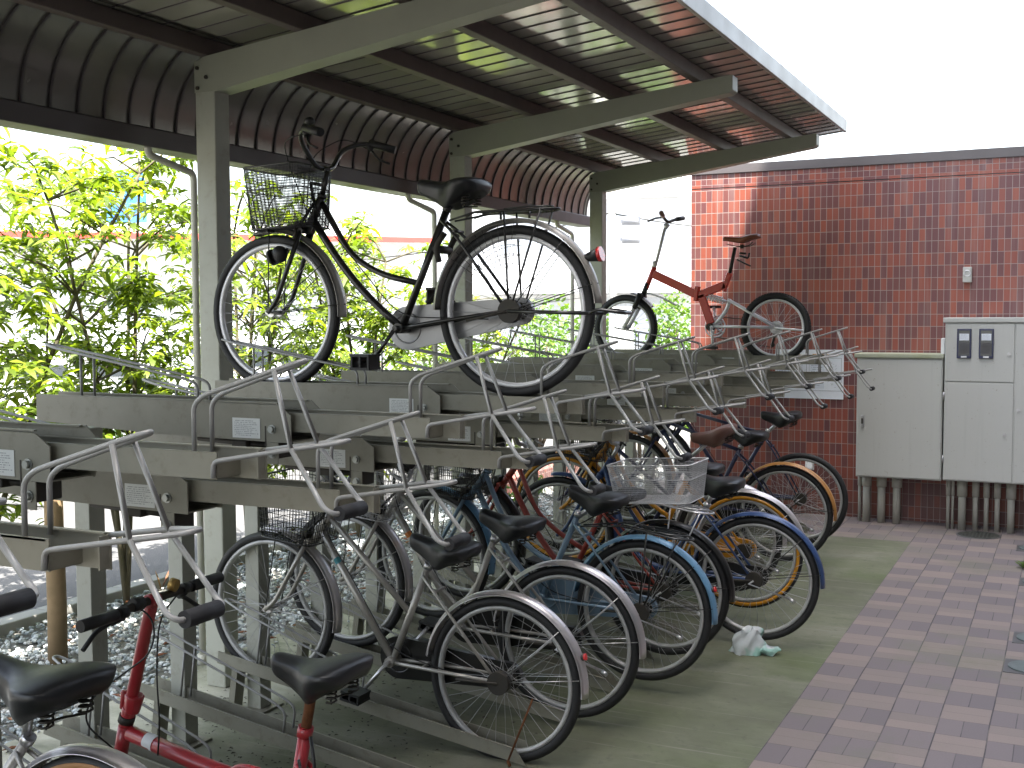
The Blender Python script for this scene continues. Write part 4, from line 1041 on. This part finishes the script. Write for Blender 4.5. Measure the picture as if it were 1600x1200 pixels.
city_bike('dark bicycle with a brown saddle, between the yellow and the ochre-fendered bicycles',(-1.86,6.85,.37),T,'navy','straight',st=(.33,.43),sad=(.20,.615),sadang=-.40,saddle_mat='brownsaddle',fend='steelfender',grp=GB,carrier=False,front_basket=('black',.016,9,.0016))
city_bike('dark bicycle with an ochre rear mudguard and black saddle',(-1.735,7.78,.385),T,'navy','diamond',st=(.36,.39),sad=(.335,.49),fend='ochre',grp=GB,bars='flat',tyre='rubber')
city_bike('dark bicycle without mudguards, farthest of the lower row, before the tiled wall',(-1.72,8.26,.42),T,'navy','diamond',st=(.31,.43),sad=(.24,.56),sadang=-.15,fend=None,grp=GB,bars='flat',chaincase=None,tw=.02)
# foreground bicycle cut by the left edge
city_bike('silver-fendered bicycle with a large black saddle, cut off at the lower left corner',(-2.145,2.072,.318),radians(7),'silver','curved',st=(.27,.30),sad=(.262,.470),sadang=-.04,bars='flat',barlift=-.14,sscale=1.22,fend='steelfender',sidewall='tanrubber',grp=GB,lean=.0,fend_a=(.3,3.0))

# ---- red folding bicycle in the foreground (coordinates measured in the x-z plane)
def small_bike_root(name,label,x,y,z,R):
    r=empty(name,(x,y,z-R),(0,0,pi)); tag(r,label,'bicycle'); return r
RX,RZ,RR=-1.62,.235,.20
root=small_bike_root('folding_bicycle','red folding bicycle with rusty seat post and black bars in the foreground',RX,2.555,RZ,RR)
def W(x,z,y=0.): return (RX-x,y,z-(RZ-RR))
wheel(root,0,RR,.02,spokes=28); wheel(root,RX+2.60,RR,.02,spokes=28,zc=.215-(RZ-RR))
m=MB(); m.tube([W(-2.522,.505),W(-2.548,.40)],.021,14)
m.tube(fil([W(-2.505,.485),W(-2.25,.437),W(-1.93,.395)],.05,4),.023,14)
m.tube(fil([W(-2.16,.40),W(-2.11,.452),W(-2.04,.455),W(-1.90,.430)],.05,5),.009,10)
m.tube([W(-1.868,.590),W(-1.93,.27)],.0185,14); m.tube([W(-1.93,.27,-.035),W(-1.93,.27,.035)],.022,14)
for y in (-1,1):
    m.tube([W(-1.92,.28,y*.03),W(RX,RZ,y*.055)],.009,8); m.tube([W(-1.885,.50,y*.02),W(RX,RZ,y*.055)],.0075,8)
m.tube([W(-1.865,.602),W(-1.872,.575)],.022,14)
fr=m.build('frame',M['red'],root)
MB().tube([W(-2.44,.474),W(-2.405,.467)],.0236,14,cap=False).build('frame_band',M['white'],fr)
m=MB(); m.tube([W(-2.548,.40),W(-2.56,.34)],.018,12); m.tube([W(-2.56,.345,-.045),W(-2.56,.345,.045)],.012,8)
for y in (-1,1): m.tube([W(-2.56,.345,y*.042),W(-2.60,.215,y*.05)],.010,8)
m.build('fork',M['red'],root)
m=MB(); m.tube(fil([W(-2.504,.560),W(-2.435,.80),W(-2.405,.895)],.04,4),.0185,14); m.tube([W(-2.505,.562),W(-2.520,.505)],.021,14); m.tube([W(-2.500,.548,-.004),W(-2.486,.602,-.004)],.031,8,rr=[.024,.030]); m.tube([W(-2.53,.555,.0),W(-2.522,.612,.0)],.011,8); m.tube([W(-2.405,.895,-.02),W(-2.405,.895,.02)],.022,14)
m.build('folding_stem',M['red'],root,bevel=.004)
MB().tube([W(-2.520,.517),W(-2.512,.538)],.0245,16).build('headset',M['darkmetal'],root)
hbm=MB().tube([(W(-2.395,.905)[0],-.27,W(0,.905)[2]),(W(-2.405,.898)[0],0,W(0,.898)[2]),(W(-2.395,.888)[0],.27,W(0,.888)[2])],.0125,12).build('handlebar',M['darkmetal'],root)
for s_ in (-1,1):
    x,z=W(-2.395,.895)[0],W(0,.897-.008*s_)[2]
    MB().tube([(x,s_*.155,z),(x,s_*.285,z-.001*s_)],.0175,14).build('grip',M['blackplastic'],hbm)
    MB().tube([(x+.0,s_*.14,z),(x,s_*.115,z)],.0165,12).tube([(x,s_*.125,z-.012),(x+.035,s_*.14,z-.03)],.010,8).tube(fil([(x+.035,s_*.14,z-.03),(x+.05,s_*.18,z-.045),(x+.045,s_*.235,z-.085)],.03,4),.007,8).build('brake_lever',M['blackplastic'],hbm)
MB().tube([(W(-2.40,0)[0],.05,W(0,.90)[2]),(W(-2.40,0)[0],.085,W(0,.90)[2])],.020,12).build('bell',M['blackplastic'],hbm)
MB().tube([(W(-2.40,0)[0],-.07,W(0,.93)[2]),(W(-2.38,0)[0],-.075,W(0,.925)[2])],.019,16).build('brass_lock_dial',M['brass'],hbm)
m=MB(); 
m.tube(fil([(W(-2.43,0)[0],.13,W(0,.87)[2]),(W(-2.46,0)[0],.06,W(0,.90)[2]),(W(-2.37,0)[0],.03,W(0,.86)[2]),(W(-2.36,0)[0],.05,W(0,.76)[2]),(W(-2.55,0)[0],.10,W(0,.62)[2]),(W(-2.60,0)[0],.09,W(0,.53)[2]),(W(-2.52,0)[0],.05,W(0,.45)[2])],.09,7),.0028,6)
m.tube(fil([(W(-2.43,0)[0],-.13,W(0,.88)[2]),(W(-2.40,0)[0],-.02,W(0,.84)[2]),(W(-2.37,0)[0],.03,W(0,.70)[2]),(W(-2.35,0)[0],.04,W(0,.55)[2]),(W(-2.37,0)[0],.03,W(0,.45)[2])],.09,7),.0028,6)
m.build('brake_cable',M['blackplastic'],hbm)
MB().tube([W(-1.868,.59),W(-1.838,.735)],.0145,12).build('seat_post',M['rust'],root)
saddle(root,W(-1.835,0)[0],W(0,.777)[2],.0,'saddle',.272,.136)
m=MB(); m.tube([W(-1.93,.27,.05),W(-2.03,.17,.06)],.009,8); m.tube([W(-1.93,.27,-.06),W(-1.83,.37,-.07)],.009,8); m.tube([W(-1.93,.27,-.062),W(-1.93,.27,.052)],.011,8); m.build('crank',M['darkmetal'],root)
MB().ring(W(-1.93,.27,-.045),circ(.075,0,.004,6),seg=28).build('chainring',M['darkmetal'],root)
for (x,z,y) in ((-2.03,.17,.10),(-1.83,.37,-.11)):
    q=W(x,z,y); MB().box(q[0]-.04,q[0]+.04,q[1]-.035,q[1]+.035,q[2]-.011,q[2]+.011).build('pedal',M['blackplastic'],root,bevel=.004)
MB().tube(fil([W(-1.83,.59,.03),W(-1.80,.50,.05),W(-1.84,.42,.04),W(-1.87,.52,.03)],.04,4),.005,6).build('cable_lock',M['blackplastic'],root)

# ---- orange-red folding mountain bicycle on the upper rack at the far end
RX,RZ,RR=-2.022,1.625,.262
root=small_bike_root('folding_mountain_bicycle','orange-red folding bicycle with rear shock and knobbly tyres on the far upper rack',RX,8.72,RZ,RR)
wheel(root,0,RR,.024,spokes=28,knob=True,seg=56); FX=-3.215; wheel(root,RX-FX,RR,.024,spokes=28,knob=True,seg=56,zc=1.622-(RZ-RR))
def flat(pts,hh,w=.018):
    m=MB()
    for (a,b) in zip(pts[:-1],pts[1:]):
        A,B=Vector(W(*a)),Vector(W(*b)); d=(B-A).normalized(); n=Vector((-d.z,0,d.x)); 
        vs=[A+n*hh+Vector((0,-w,0)),A-n*hh+Vector((0,-w,0)),A-n*hh+Vector((0,w,0)),A+n*hh+Vector((0,w,0)),B+n*hh+Vector((0,-w,0)),B-n*hh+Vector((0,-w,0)),B-n*hh+Vector((0,w,0)),B+n*hh+Vector((0,w,0))]
        m.add(vs,[(0,1,2,3),(4,7,6,5),(0,4,5,1),(1,5,6,2),(2,6,7,3),(3,7,4,0)])
    return m
m=flat([(-2.985,2.045),(-2.645,1.885)],.032); q=flat([(-2.64,1.865),(-2.405,1.955)],.030); m.add(q.v,q.f); q=flat([(-2.60,1.88),(-2.52,1.655)],.030); m.add(q.v,q.f)
q=flat([(-2.625,1.945),(-2.64,1.83)],.016,.03); m.add(q.v,q.f); m.add(*[ [tuple(p) for p in flat([(-2.425,1.905),(-2.375,2.04)],.02).v],flat([(-2.425,1.905),(-2.375,2.04)],.02).f])
m.tube([W(-2.975,2.10),W(-3.045,1.935)],.02,12); fr=m.build('frame',M['orangered'],root,bevel=.006)
m=MB(); m.tube([W(-2.52,1.63,-.04),W(-2.52,1.63,.04)],.028,16); m.tube([W(-2.385,1.99),W(-2.335,2.235)],.014,12); m.build('seat_post',M['darkmetal'],root)
saddle(root,W(-2.285,0)[0],W(0,2.30)[2],-.03,'redbrownsaddle',.29,.075,False,True)
m=MB(); m.tube([W(-2.30,2.17),W(-2.235,2.15)],.008,8); m.tube([W(-2.235,2.15),W(-2.225,2.19)],.007,8); m.tube([W(-2.32,2.14),W(-2.215,2.09)],.006,8); m.tube([W(-2.30,2.19),W(-2.25,2.185)],.008,6); m.build('lock_bracket',M['blackplastic'],root)
m=MB(); m.tube([W(-2.975,2.09),W(-2.89,2.40)],.0125,12); m.tube([W(-2.985,2.09),W(-2.970,2.145)],.018,12); m.tube([W(-2.89,2.40),W(-2.865,2.43)],.017,10); m.build('folding_stem',M['alu'],root)
hx,hz=W(-2.865,2.44)[0],W(0,2.44)[2]
hbm=MB().tube(fil([(hx-.03,-.25,hz+.05),(hx,-.12,hz+.03),(hx,0,hz),(hx,.12,hz+.03),(hx-.03,.25,hz+.05)],.06,4),.0115,10).build('handlebar',M['darkmetal'],root)
for s_ in (-1,1):
    MB().tube([(hx-.012,s_*.17,hz+.038),(hx-.034,s_*.275,hz+.054)],.0175,12).build('grip',M['brownsaddle' if s_>0 else 'blackplastic'],hbm)
    MB().tube([(hx+.0,s_*.15,hz+.03),(hx+.05,s_*.16,hz+.025),(hx+.10,s_*.20,hz+.0)],.007,8).build('brake_lever',M['blackplastic'],hbm)
m=MB(); m.tube([W(-3.030,1.975),W(-3.075,1.87)],.021,12); m.tube([W(-3.08,1.87,-.06),W(-3.08,1.87,.06)],.022,10)
for y in (-1,1): m.tube([W(-3.075,1.895,y*.052),W(-3.125,1.775,y*.054)],.021,12)
fk=m.build('suspension_fork',M['blackplastic'],root)
m=MB()
for y in (-1,1): m.tube([W(-3.118,1.79,y*.054),W(-3.212,1.622,y*.056)],.0165,12)
c=m.build('fork_leg',M['alu'],fk)
o=fender(root,RX-FX,RR,1.75,2.5,'alu',zc=1.622-(RZ-RR),wd=.03); o.rotation_euler=(0,.0,0); 
m=MB(); m.tube(fil([W(-3.05,1.90),W(-2.93,1.868),W(-2.80,1.80)],.1,5),.008,6); m.build('mud_flap',M['alu'],root)
# rear suspension
m=MB(); m.tube(fil([W(-2.50,1.64),W(-2.44,1.70),W(-2.39,1.775),W(-2.375,1.845)],.05,5),.014,10)
for y in (-1,1):
    m.tube([W(-2.38,1.835,y*.02),W(-2.02,1.63,y*.06)],.009,8); m.tube([W(-2.50,1.635,y*.03),W(-2.02,1.628,y*.06)],.010,8)
m.build('swing_arm',M['alu'],root)
m=MB(); A,B=Vector(W(-2.57,1.868)),Vector(W(-2.40,1.825)); m.tube([A,B],.010,10); pts=[]
d=(B-A).normalized(); e=d.cross(Vector((0,1,0)))
for i in range(70):
    t=i/69; a=t*2*pi*6; pts.append(A+d*(.03+.115*t)+e*(.024*cos(a))+Vector((0,.024*sin(a),0)))
m.tube(pts,.0055,6); m.build('shock_absorber',M['alu'],root)
m=MB(); m.ring(W(-2.50,1.63,-.05),circ(.078,0,.006,6),seg=32); m.ring(W(-2.50,1.63,-.042),circ(.058,0,.005,6),seg=28)
for k in range(5):
    a=k*2*pi/5; q=W(-2.50,1.63); m.tube([(q[0],-.05,q[2]),(q[0]+.075*cos(a),-.05,q[2]+.075*sin(a))],.007,5)
q=W(-2.50,1.63); m.tube([(q[0],-.068,q[2]),(q[0],.064,q[2])],.012,10); m.tube([(q[0],.06,q[2]),(q[0]-.02,.07,q[2]-.155)],.010,8); m.tube([(q[0],-.065,q[2]),(q[0]+.02,-.075,q[2]+.155)],.010,8)
m.build('crank',M['alu'],root)
for (dx,dz,y) in ((-.02,-.155,.11),(.02,.155,-.11)):
    MB().box(q[0]+dx-.04,q[0]+dx+.04,y-.035,y+.035,q[2]+dz-.011,q[2]+dz+.011).build('pedal',M['blackplastic'],root,bevel=.004)
m=MB(); 
for rr_,yy in ((.060,-.030),(.050,-.036),(.042,-.042),(.034,-.048)): m.ring((0,yy,RR),circ(rr_*.8,0,.004,6,.5),seg=24); m.tube([(0,yy-.001,RR),(0,yy+.001,RR)],rr_*.78,24)
m.build('sprockets',M['chrome'],root)
m=MB(); m.tube([(0,-.06,RR),(.02,-.062,RR-.06),(.035,-.06,RR-.12)],.009,8); m.ell((.035,-.06,RR-.13),.018,.008,.018,10,6); m.ell((.012,-.06,RR-.055),.018,.008,.018,10,6); m.build('derailleur',M['darkmetal'],root)
m=MB(); m.tube([(0,-.045,RR+.045),W(-2.50,1.63+.078,-.048)],.003,5); m.tube([(.035,-.055,RR-.15),W(-2.50,1.63-.078,-.048)],.003,5); m.build('chain',M['darkmetal'],root)
m=MB(); m.tube([(0,.06,RR),(-.22,.065,RR-.02)],.008,8); m.build('axle_stand',M['alu'],root)
#--PART4
# ------------------------------------------------------------------ trees, shrubs, things beyond the shelter
rs=random.Random(11)
def leafpoly(m,b,d,s_,L,wd,droop,n=3):
    # a lanceolate leaf drooping along its length; folded a little along the rib
    vs=[];fs=[]; b=Vector(b)
    for i in range(n+1):
        t=i/n; p=b+d*(L*t)+Vector((0,0,-droop*L*t*t)); w_=wd*(sin(pi*min(1,(.08+t*.92)))**.8 if i<n else .03)
        vs+= [p-s_*w_,p+s_*w_]
    for i in range(n): fs.append((2*i,2*i+1,2*i+3,2*i+2))
    m.add(vs,fs,True)
def long_leaf_tree(label,x,y,h,rx,ry,nclu,seed,base=.75,lmin=.065,lmax=.135,stems=4,grp='long-leaved young trees in the gravel bed'):
    r=random.Random(seed); root=empty('young_tree',(x,y,-.03)); tag(root,label,'tree',grp)
    tm=MB(); tips=[]
    for s_ in range(stems):
        a=r.uniform(0,6.28); q=r.uniform(.25,.8); p=Vector((0,0,0)); pts=[p.copy()]; d=Vector((cos(a)*.10,sin(a)*.10,1)); n=7
        for i in range(n):
            d=(d+Vector((cos(a)*.07*q+r.uniform(-.07,.07),sin(a)*.07*q+r.uniform(-.07,.07),0))).normalized(); p=p+d*(h*r.uniform(.80,1.)/n); pts.append(p.copy())
            if i>=1:
                for _ in range(3):
                    aa=r.uniform(0,6.28); rad=r.uniform(.35,1.)*(1-.35*abs(i/n-.45))
                    e=p+Vector((cos(aa)*rx*rad*.8,sin(aa)*ry*rad*.8,r.uniform(.02,.35)))
                    e.x=min(e.x,-4.2-x); mid=p*.5+e*.5+Vector((0,0,.05)); tm.tube([p,mid,e],.004,5,rr=[.0075,.0055,.003]); tips.append((mid,e))
        k=len(pts); tm.tube(pts,.02,7,rr=[.015*(1-.75*i/k)+.003 for i in range(k)])
    tm.build('trunk',M['twig'],root)
    lm=MB(); 
    for c in range(nclu):
        if r.random()<.62 and tips:
            a_,b_=r.choice(tips); t=r.uniform(.3,1.1); C=a_*(1-t)+b_*t+Vector((r.gauss(0,.07),r.gauss(0,.07),r.gauss(0,.06)))
        else:
            a=r.uniform(0,6.28); q=r.random()**.5; C=Vector((cos(a)*rx*q,sin(a)*ry*q,base+(h-base)*r.random()*sqrt(max(0,1-q*q*.55))))
        if C.x+x>-4.25: C.x=-4.25-x-r.uniform(0,.6)
        if C.z<base*.8: continue
        n=r.randint(6,10); ax=Vector((r.uniform(-.6,.6),r.uniform(-.6,.6),1)).normalized(); a0=r.uniform(0,6.28)
        for i in range(n):
            a=a0+i*2.4+r.uniform(-.2,.2); el_=r.uniform(-.15,.6); d=Vector((cos(a)*cos(el_),sin(a)*cos(el_),sin(el_)))
            d=(d+ax*.15).normalized(); s_=d.cross(Vector((0,0,1)));
            if s_.length<.1: continue
            s_=(s_.normalized()+Vector((0,0,r.uniform(-.5,.5)))).normalized(); L=r.uniform(lmin,lmax)
            leafpoly(lm,C+ax*(i*.006),d,s_,L,L*r.uniform(.11,.19),r.uniform(.3,1.0))
    lm.build('crown',M['leaf'],root); return root
long_leaf_tree('leafy young tree at the left edge, cut by the frame',-5.15,4.15,2.95,.95,.7,640,21,.85)
long_leaf_tree('leafy young tree just left of the nearest visible post, before the blue sign',-5.15,5.25,2.75,1.0,.75,660,22,.75)
long_leaf_tree('leafy young tree seen behind the black bicycle\'s front wheel',-5.1,6.35,2.70,.85,.6,480,23,.7)
long_leaf_tree('leafy young tree seen behind the black bicycle\'s frame and saddle',-5.05,7.65,2.45,.75,.75,540,24,.6)
long_leaf_tree('low leafy tree far along the gravel bed, behind the rack posts',-4.8,8.9,1.9,.6,.6,260,25,.5)
# hanging foliage close to the rack, bottom left
t=empty('tree_stake',(-4.60,4.21,-.03)); tag(t,'thick brown wooden tree stake standing in the gravel at the left','tree stake')
m=MB(); pts=[(0,0,0),(.004,0,.3),(-.006,.004,.7),(.0,0,1.08)]; m.tube(pts,.045,16,rr=[.049,.047,.046,.044]); m.build('stake',M['log'],t)
m=MB(); 
for z in (.93,.95,.97): m.ring((0,0,0),[(0,0)]*3,seg=3) if 0 else m.tube([(.048*cos(a),.048*sin(a),z+.004*sin(3*a)) for a in [2*pi*i/20 for i in range(20)]],.006,6,closed=True)
m.build('rope_tie',M['litter'],t)
for (x,y,h,lb) in ((-4.75,8.05,.95,'thin brown stake in the gravel behind the second silver bicycle'),):
    t=tag(MB().tube([(0,0,0),(.01,0,h)],.028,12).build('thin_stake',M['log']),lb,'tree stake'); t.location=(x,y,-.03)
# leafy shrubs: many small leaves
def shrub(label,x,y,z0,rx,ry,h,n,mat,seed,leaf=.035,cat='shrub',grp=None,name='shrub',lumps=9,trunk=False):
    r=random.Random(seed); root=empty(name,(x,y,z0)); tag(root,label,cat,grp); m=MB(); tm=MB()
    L=[(Vector((r.uniform(-.7,.7)*rx,r.uniform(-.7,.7)*ry,h*r.uniform(.3,.85))),r.uniform(.28,.5)) for _ in range(lumps)]
    for c,q in L: tm.tube([(c.x*.2,c.y*.2,0),tuple(c*.6),tuple(c)],.01*h,5,rr=[.014*h,.010*h,.004*h])
    for i in range(n):
        c,q=r.choice(L); a=r.uniform(0,6.28); b=math.acos(r.uniform(-.85,1)); q2=q*(r.random()**.28)
        p=c+Vector((sin(b)*cos(a)*q2*rx,sin(b)*sin(a)*q2*ry,cos(b)*q2*h*.62))
        if p.z<.02: continue
        d=Vector((r.uniform(-1,1),r.uniform(-1,1),r.uniform(-.5,.8))).normalized(); s_=d.cross(Vector((r.uniform(-1,1),r.uniform(-1,1),r.uniform(-1,1)))).normalized()
        ll=leaf*r.uniform(.7,1.4); leafpoly(m,p,d,s_,ll,ll*.28,r.uniform(0,.5),2)
    tm.build('stems',M['bark'],root); m.build('crown' if trunk else 'foliage',mat,root); return root
g_='green trees in the gap between the posts'
for i,(x,y,rx,ry,h,lb) in enumerate(((-6.9,11.9,1.1,1.0,1.75,'bright green bush seen through the black bicycle\'s rear wheel'),(-5.9,12.6,.9,.9,2.05,'bright green bush just left of the far shelter post'),(-4.75,13.4,.9,.9,2.05,'bright green bush behind the red folding bicycle\'s front wheel'),(-3.75,14.4,.8,.9,1.95,'bright green bush against the left end of the tiled wall'))):
    shrub(lb,x,y,-.03,rx,ry,h,3200,M['leaf2'],40+i,.06,'bush',g_,'bush',10)
for i,(x,y,lb) in enumerate(((-9.3,7.3,'dark green clipped shrub at the far left, low behind the tree'),(-9.1,8.7,'dark green clipped shrub between the trees, left of the white van'))):
    shrub(lb,x,y,-.06,1.0,.9,1.1,2200,M['leaf3'],60+i,.05,'shrub',None,'clipped_shrub',8)
shrub('small plant with yellow flowers growing by the gravel behind the red bicycle wheel',-4.4,9.3,-.03,.25,.25,.4,350,M['leaf2'],70,.04,'plant',None,'flowering_plant',5)
# a grassy sprig on the kerb
m=MB(); r=random.Random(8)
for i in range(9):
    a=r.uniform(0,6.28); L=r.uniform(.10,.22); blade(m,(-5.15,5.55,0),(-5.15+cos(a)*L*.45,5.55+sin(a)*L*.45,L),.006,4,.25)
tag(m.build('grass_sprig',M['litter']),'thin dried grass sprig growing by the kerb between two rack posts','grass tuft')

# white vans and a hatchback in the car park
def van(label,x,y,rot,L=4.2,Hh=1.85,seed=0):
    root=empty('parked_van',(x,y,-.06),(0,0,rot)); tag(root,label,'van','white vehicles parked across the road')
    b=MB(); prof=[(-L/2,.35),(-L/2+.02,1.05),(-L/2+.25,Hh-.05),(-L/2+.5,Hh),(L/2-1.2,Hh),(L/2-.55,1.15),(L/2-.1,.95),(L/2,.7),(L/2,.35)]
    b.prism(prof,-.82,.82); b.build('body',M['carwhite'],root,bevel=.06)
    for y_ in (-.825,.825):
        for (x0,x1,x2,x3) in ((-L/2+.35,-L/2+1.5,-L/2+1.5,-L/2+.45),(-L/2+1.6,L/2-1.75,L/2-1.75,-L/2+1.6),(L/2-1.65,L/2-.75,L/2-1.25,L/2-1.65)):
            MB().prism([(x0,1.12),(x1,1.12),(x2,Hh-.2),(x3,Hh-.2)],y_-.006,y_+.006).build('side_window',M['glass'],root)
    MB().add([(L/2-.60,-.7,1.17),(L/2-.60,.7,1.17),(L/2-1.17,.65,Hh-.08),(L/2-1.17,-.65,Hh-.08)],[(0,1,2,3)]).build('windscreen',M['glass'],root).location=(.02,0,.02)
    MB().box(-L/2-.012,-L/2+.0,-.65,.65,1.1,Hh-.25).build('rear_window',M['glass'],root)
    for x_ in (-L/2+.75,L/2-.8):
        for y_ in (-.76,.76):
            w_=MB().tube([(x_,y_-.09,.31),(x_,y_+.09,.31)],.31,24).build('wheel',M['rubber'],root); MB().tube([(x_,y_-.095,.31),(x_,y_+.095,.31)],.19,20).build('hub_cap',M['alu'],w_)
    for y_ in (-.68,.68):
        MB().box(-L/2-.02,-L/2+.02,y_-.08,y_+.08,.75,1.05).build('tail_light',M['lens'],root); MB().box(L/2-.06,L/2+.012,y_-.12,y_+.12,.68,.84).build('headlight',M['glass'],root)
    return root
van('white van seen through the black bicycle\'s front wheel',-10.2,13.3,radians(35),3.6,1.6)
van('white van low behind the leaves left of the nearest post',-10.4,10.4,radians(28),3.4,1.45)
# shop with red band and blue sign, far across the road
def at(x0,y0,x1,y1):
    d=Vector((x1-x0,y1-y0,0)); return d.length,atan2(d.y,d.x)
L_,a_=at(-24.5,18.2,-15.5,26.2)
root=empty('roadside_shop',(-20.0,22.2,-.14),(0,0,a_)); tag(root,'white shop with a red fascia band far across the road behind the trees','shop')
MB().box(-L_/2,L_/2,0,6,0,3.75).build('wall',M['white'],root)
MB().box(-L_/2-.3,L_/2+.3,-.8,6.3,3.75,4.1).build('roof',M['white'],root)
MB().box(-L_/2-.31,L_/2+.31,-.83,-.79,3.72,3.86).build('red_band',M['redpanel'],root)
for i in range(6):
    w_=MB().box(-L_/2+.5+i*1.95,-L_/2+2.1+i*1.95,-.03,.01,.6,2.7).build('window',M['alu'],root); MB().box(-L_/2+.56+i*1.95,-L_/2+2.04+i*1.95,-.04,-.028,.68,2.62).build('pane',M['palepane'],w_)
root=empty('blue_sign_tower',(-21.2,22.0,-.14),(0,0,a_)); tag(root,'tall blue sign panel beside a pale one standing above the shop','sign')
MB().box(-.55,.42,-.1,.1,3.9,5.45).build('blue_panel',M['bluepanel'],root,bevel=.02); MB().box(.44,.85,-.08,.1,4.1,5.2).build('pale_panel',M['white'],root,bevel=.02)
for x in (-.4,.3): MB().box(x-.06,x+.06,-.05,.05,0,3.9).build('post',M['alu'],root)
# apartment block and pole in the gap beyond the far post
root=empty('white_apartment_block',(-11.5,34,-.14),(0,0,.15)); tag(root,'pale white apartment block with balconies, faint beyond the far shelter post','building')
MB().box(-9,4.8,0,8,0,6.2).build('wall',M['white'],root)
for f_ in range(2):
    for j in range(4):
        w_=MB().box(-8.4+j*3.3,-6.0+j*3.3,-.05,.02,.9+f_*2.9,2.5+f_*2.9).build('window',M['alu'],root); MB().box(-8.3+j*3.3,-6.1+j*3.3,-.062,-.045,.98+f_*2.9,2.42+f_*2.9).build('pane',M['palepane'],w_)
    MB().box(-9,4.8,-1.0,-.0,2.55+f_*2.9,2.68+f_*2.9).build('balcony_slab',M['white'],root)
    m=MB(); m.box(-9,4.8,-1.0,-.97,3.6+f_*2.9,3.64+f_*2.9)
    for j in range(70): m.box(-9+j*.197,-8.97+j*.197,-.995,-.975,2.68+f_*2.9,3.6+f_*2.9)
    m.build('balcony_railing',M['alu'],root)
root=empty('utility_pole',(-7.83,20.5,-.14)); tag(root,'concrete utility pole carrying two grey transformers beyond the far post','utility pole')
m=MB(); m.tube([(0,0,0),(0,0,6)],.08,16,rr=[.085,.07]); m.build('pole',M['concretepole'],root)
for (z,) in ((3.62,),(3.28,)):
    o=MB().tube([(.35,.05,z-.07),(.35,.05,z+.07)],.17,18).build('transformer',M['xformer'],root); MB().box(0,.35,0,.06,z-.03,z+.03).build('bracket',M['xformer'],o)
m=MB(); m.box(-.1,.7,-.04,.04,3.78,3.85); m.build('cross_arm',M['xformer'],root)
for i,(a,b,sag,lb) in enumerate((((-7.8,20.5,3.62),(-2.0,22.5,3.35),.25,'thin black overhead wire running right from the pole to behind the tiled wall'),((-7.8,20.5,3.66),(-13.0,17.5,2.7),.2,'thin black overhead wire dropping left from the pole behind the shelter post'))):
    A,B=Vector(a),Vector(b); pts=[A.lerp(B,t/16)+Vector((0,0,-sag*4*(t/16)*(1-t/16))) for t in range(17)]
    tag(MB().tube(pts,.013,6).build('overhead_wire',M['blackplastic']),lb,'wire')
# white gate pillar and low brick edging beyond the shelter
root=empty('gate_pillar',(-4.85,13.0,-.03)); tag(root,'white rendered gate pillar among the bushes, seen through the far front wheel','pillar')
MB().box(-.115,.115,-.115,.115,0,1.80).build('shaft',M['white'],root,bevel=.01); MB().box(-.135,.135,-.135,.135,1.80,1.85).build('cap',M['white'],root,bevel=.01)
o=MB().box(-.12,.12,-1.4,1.4,-.1,.16).build('brick_edging',M['tile'],bevel=.006); o.location=(-4.95,11.3,0); tag(o,'low red brick edging strip beyond the end of the gravel bed','edging')
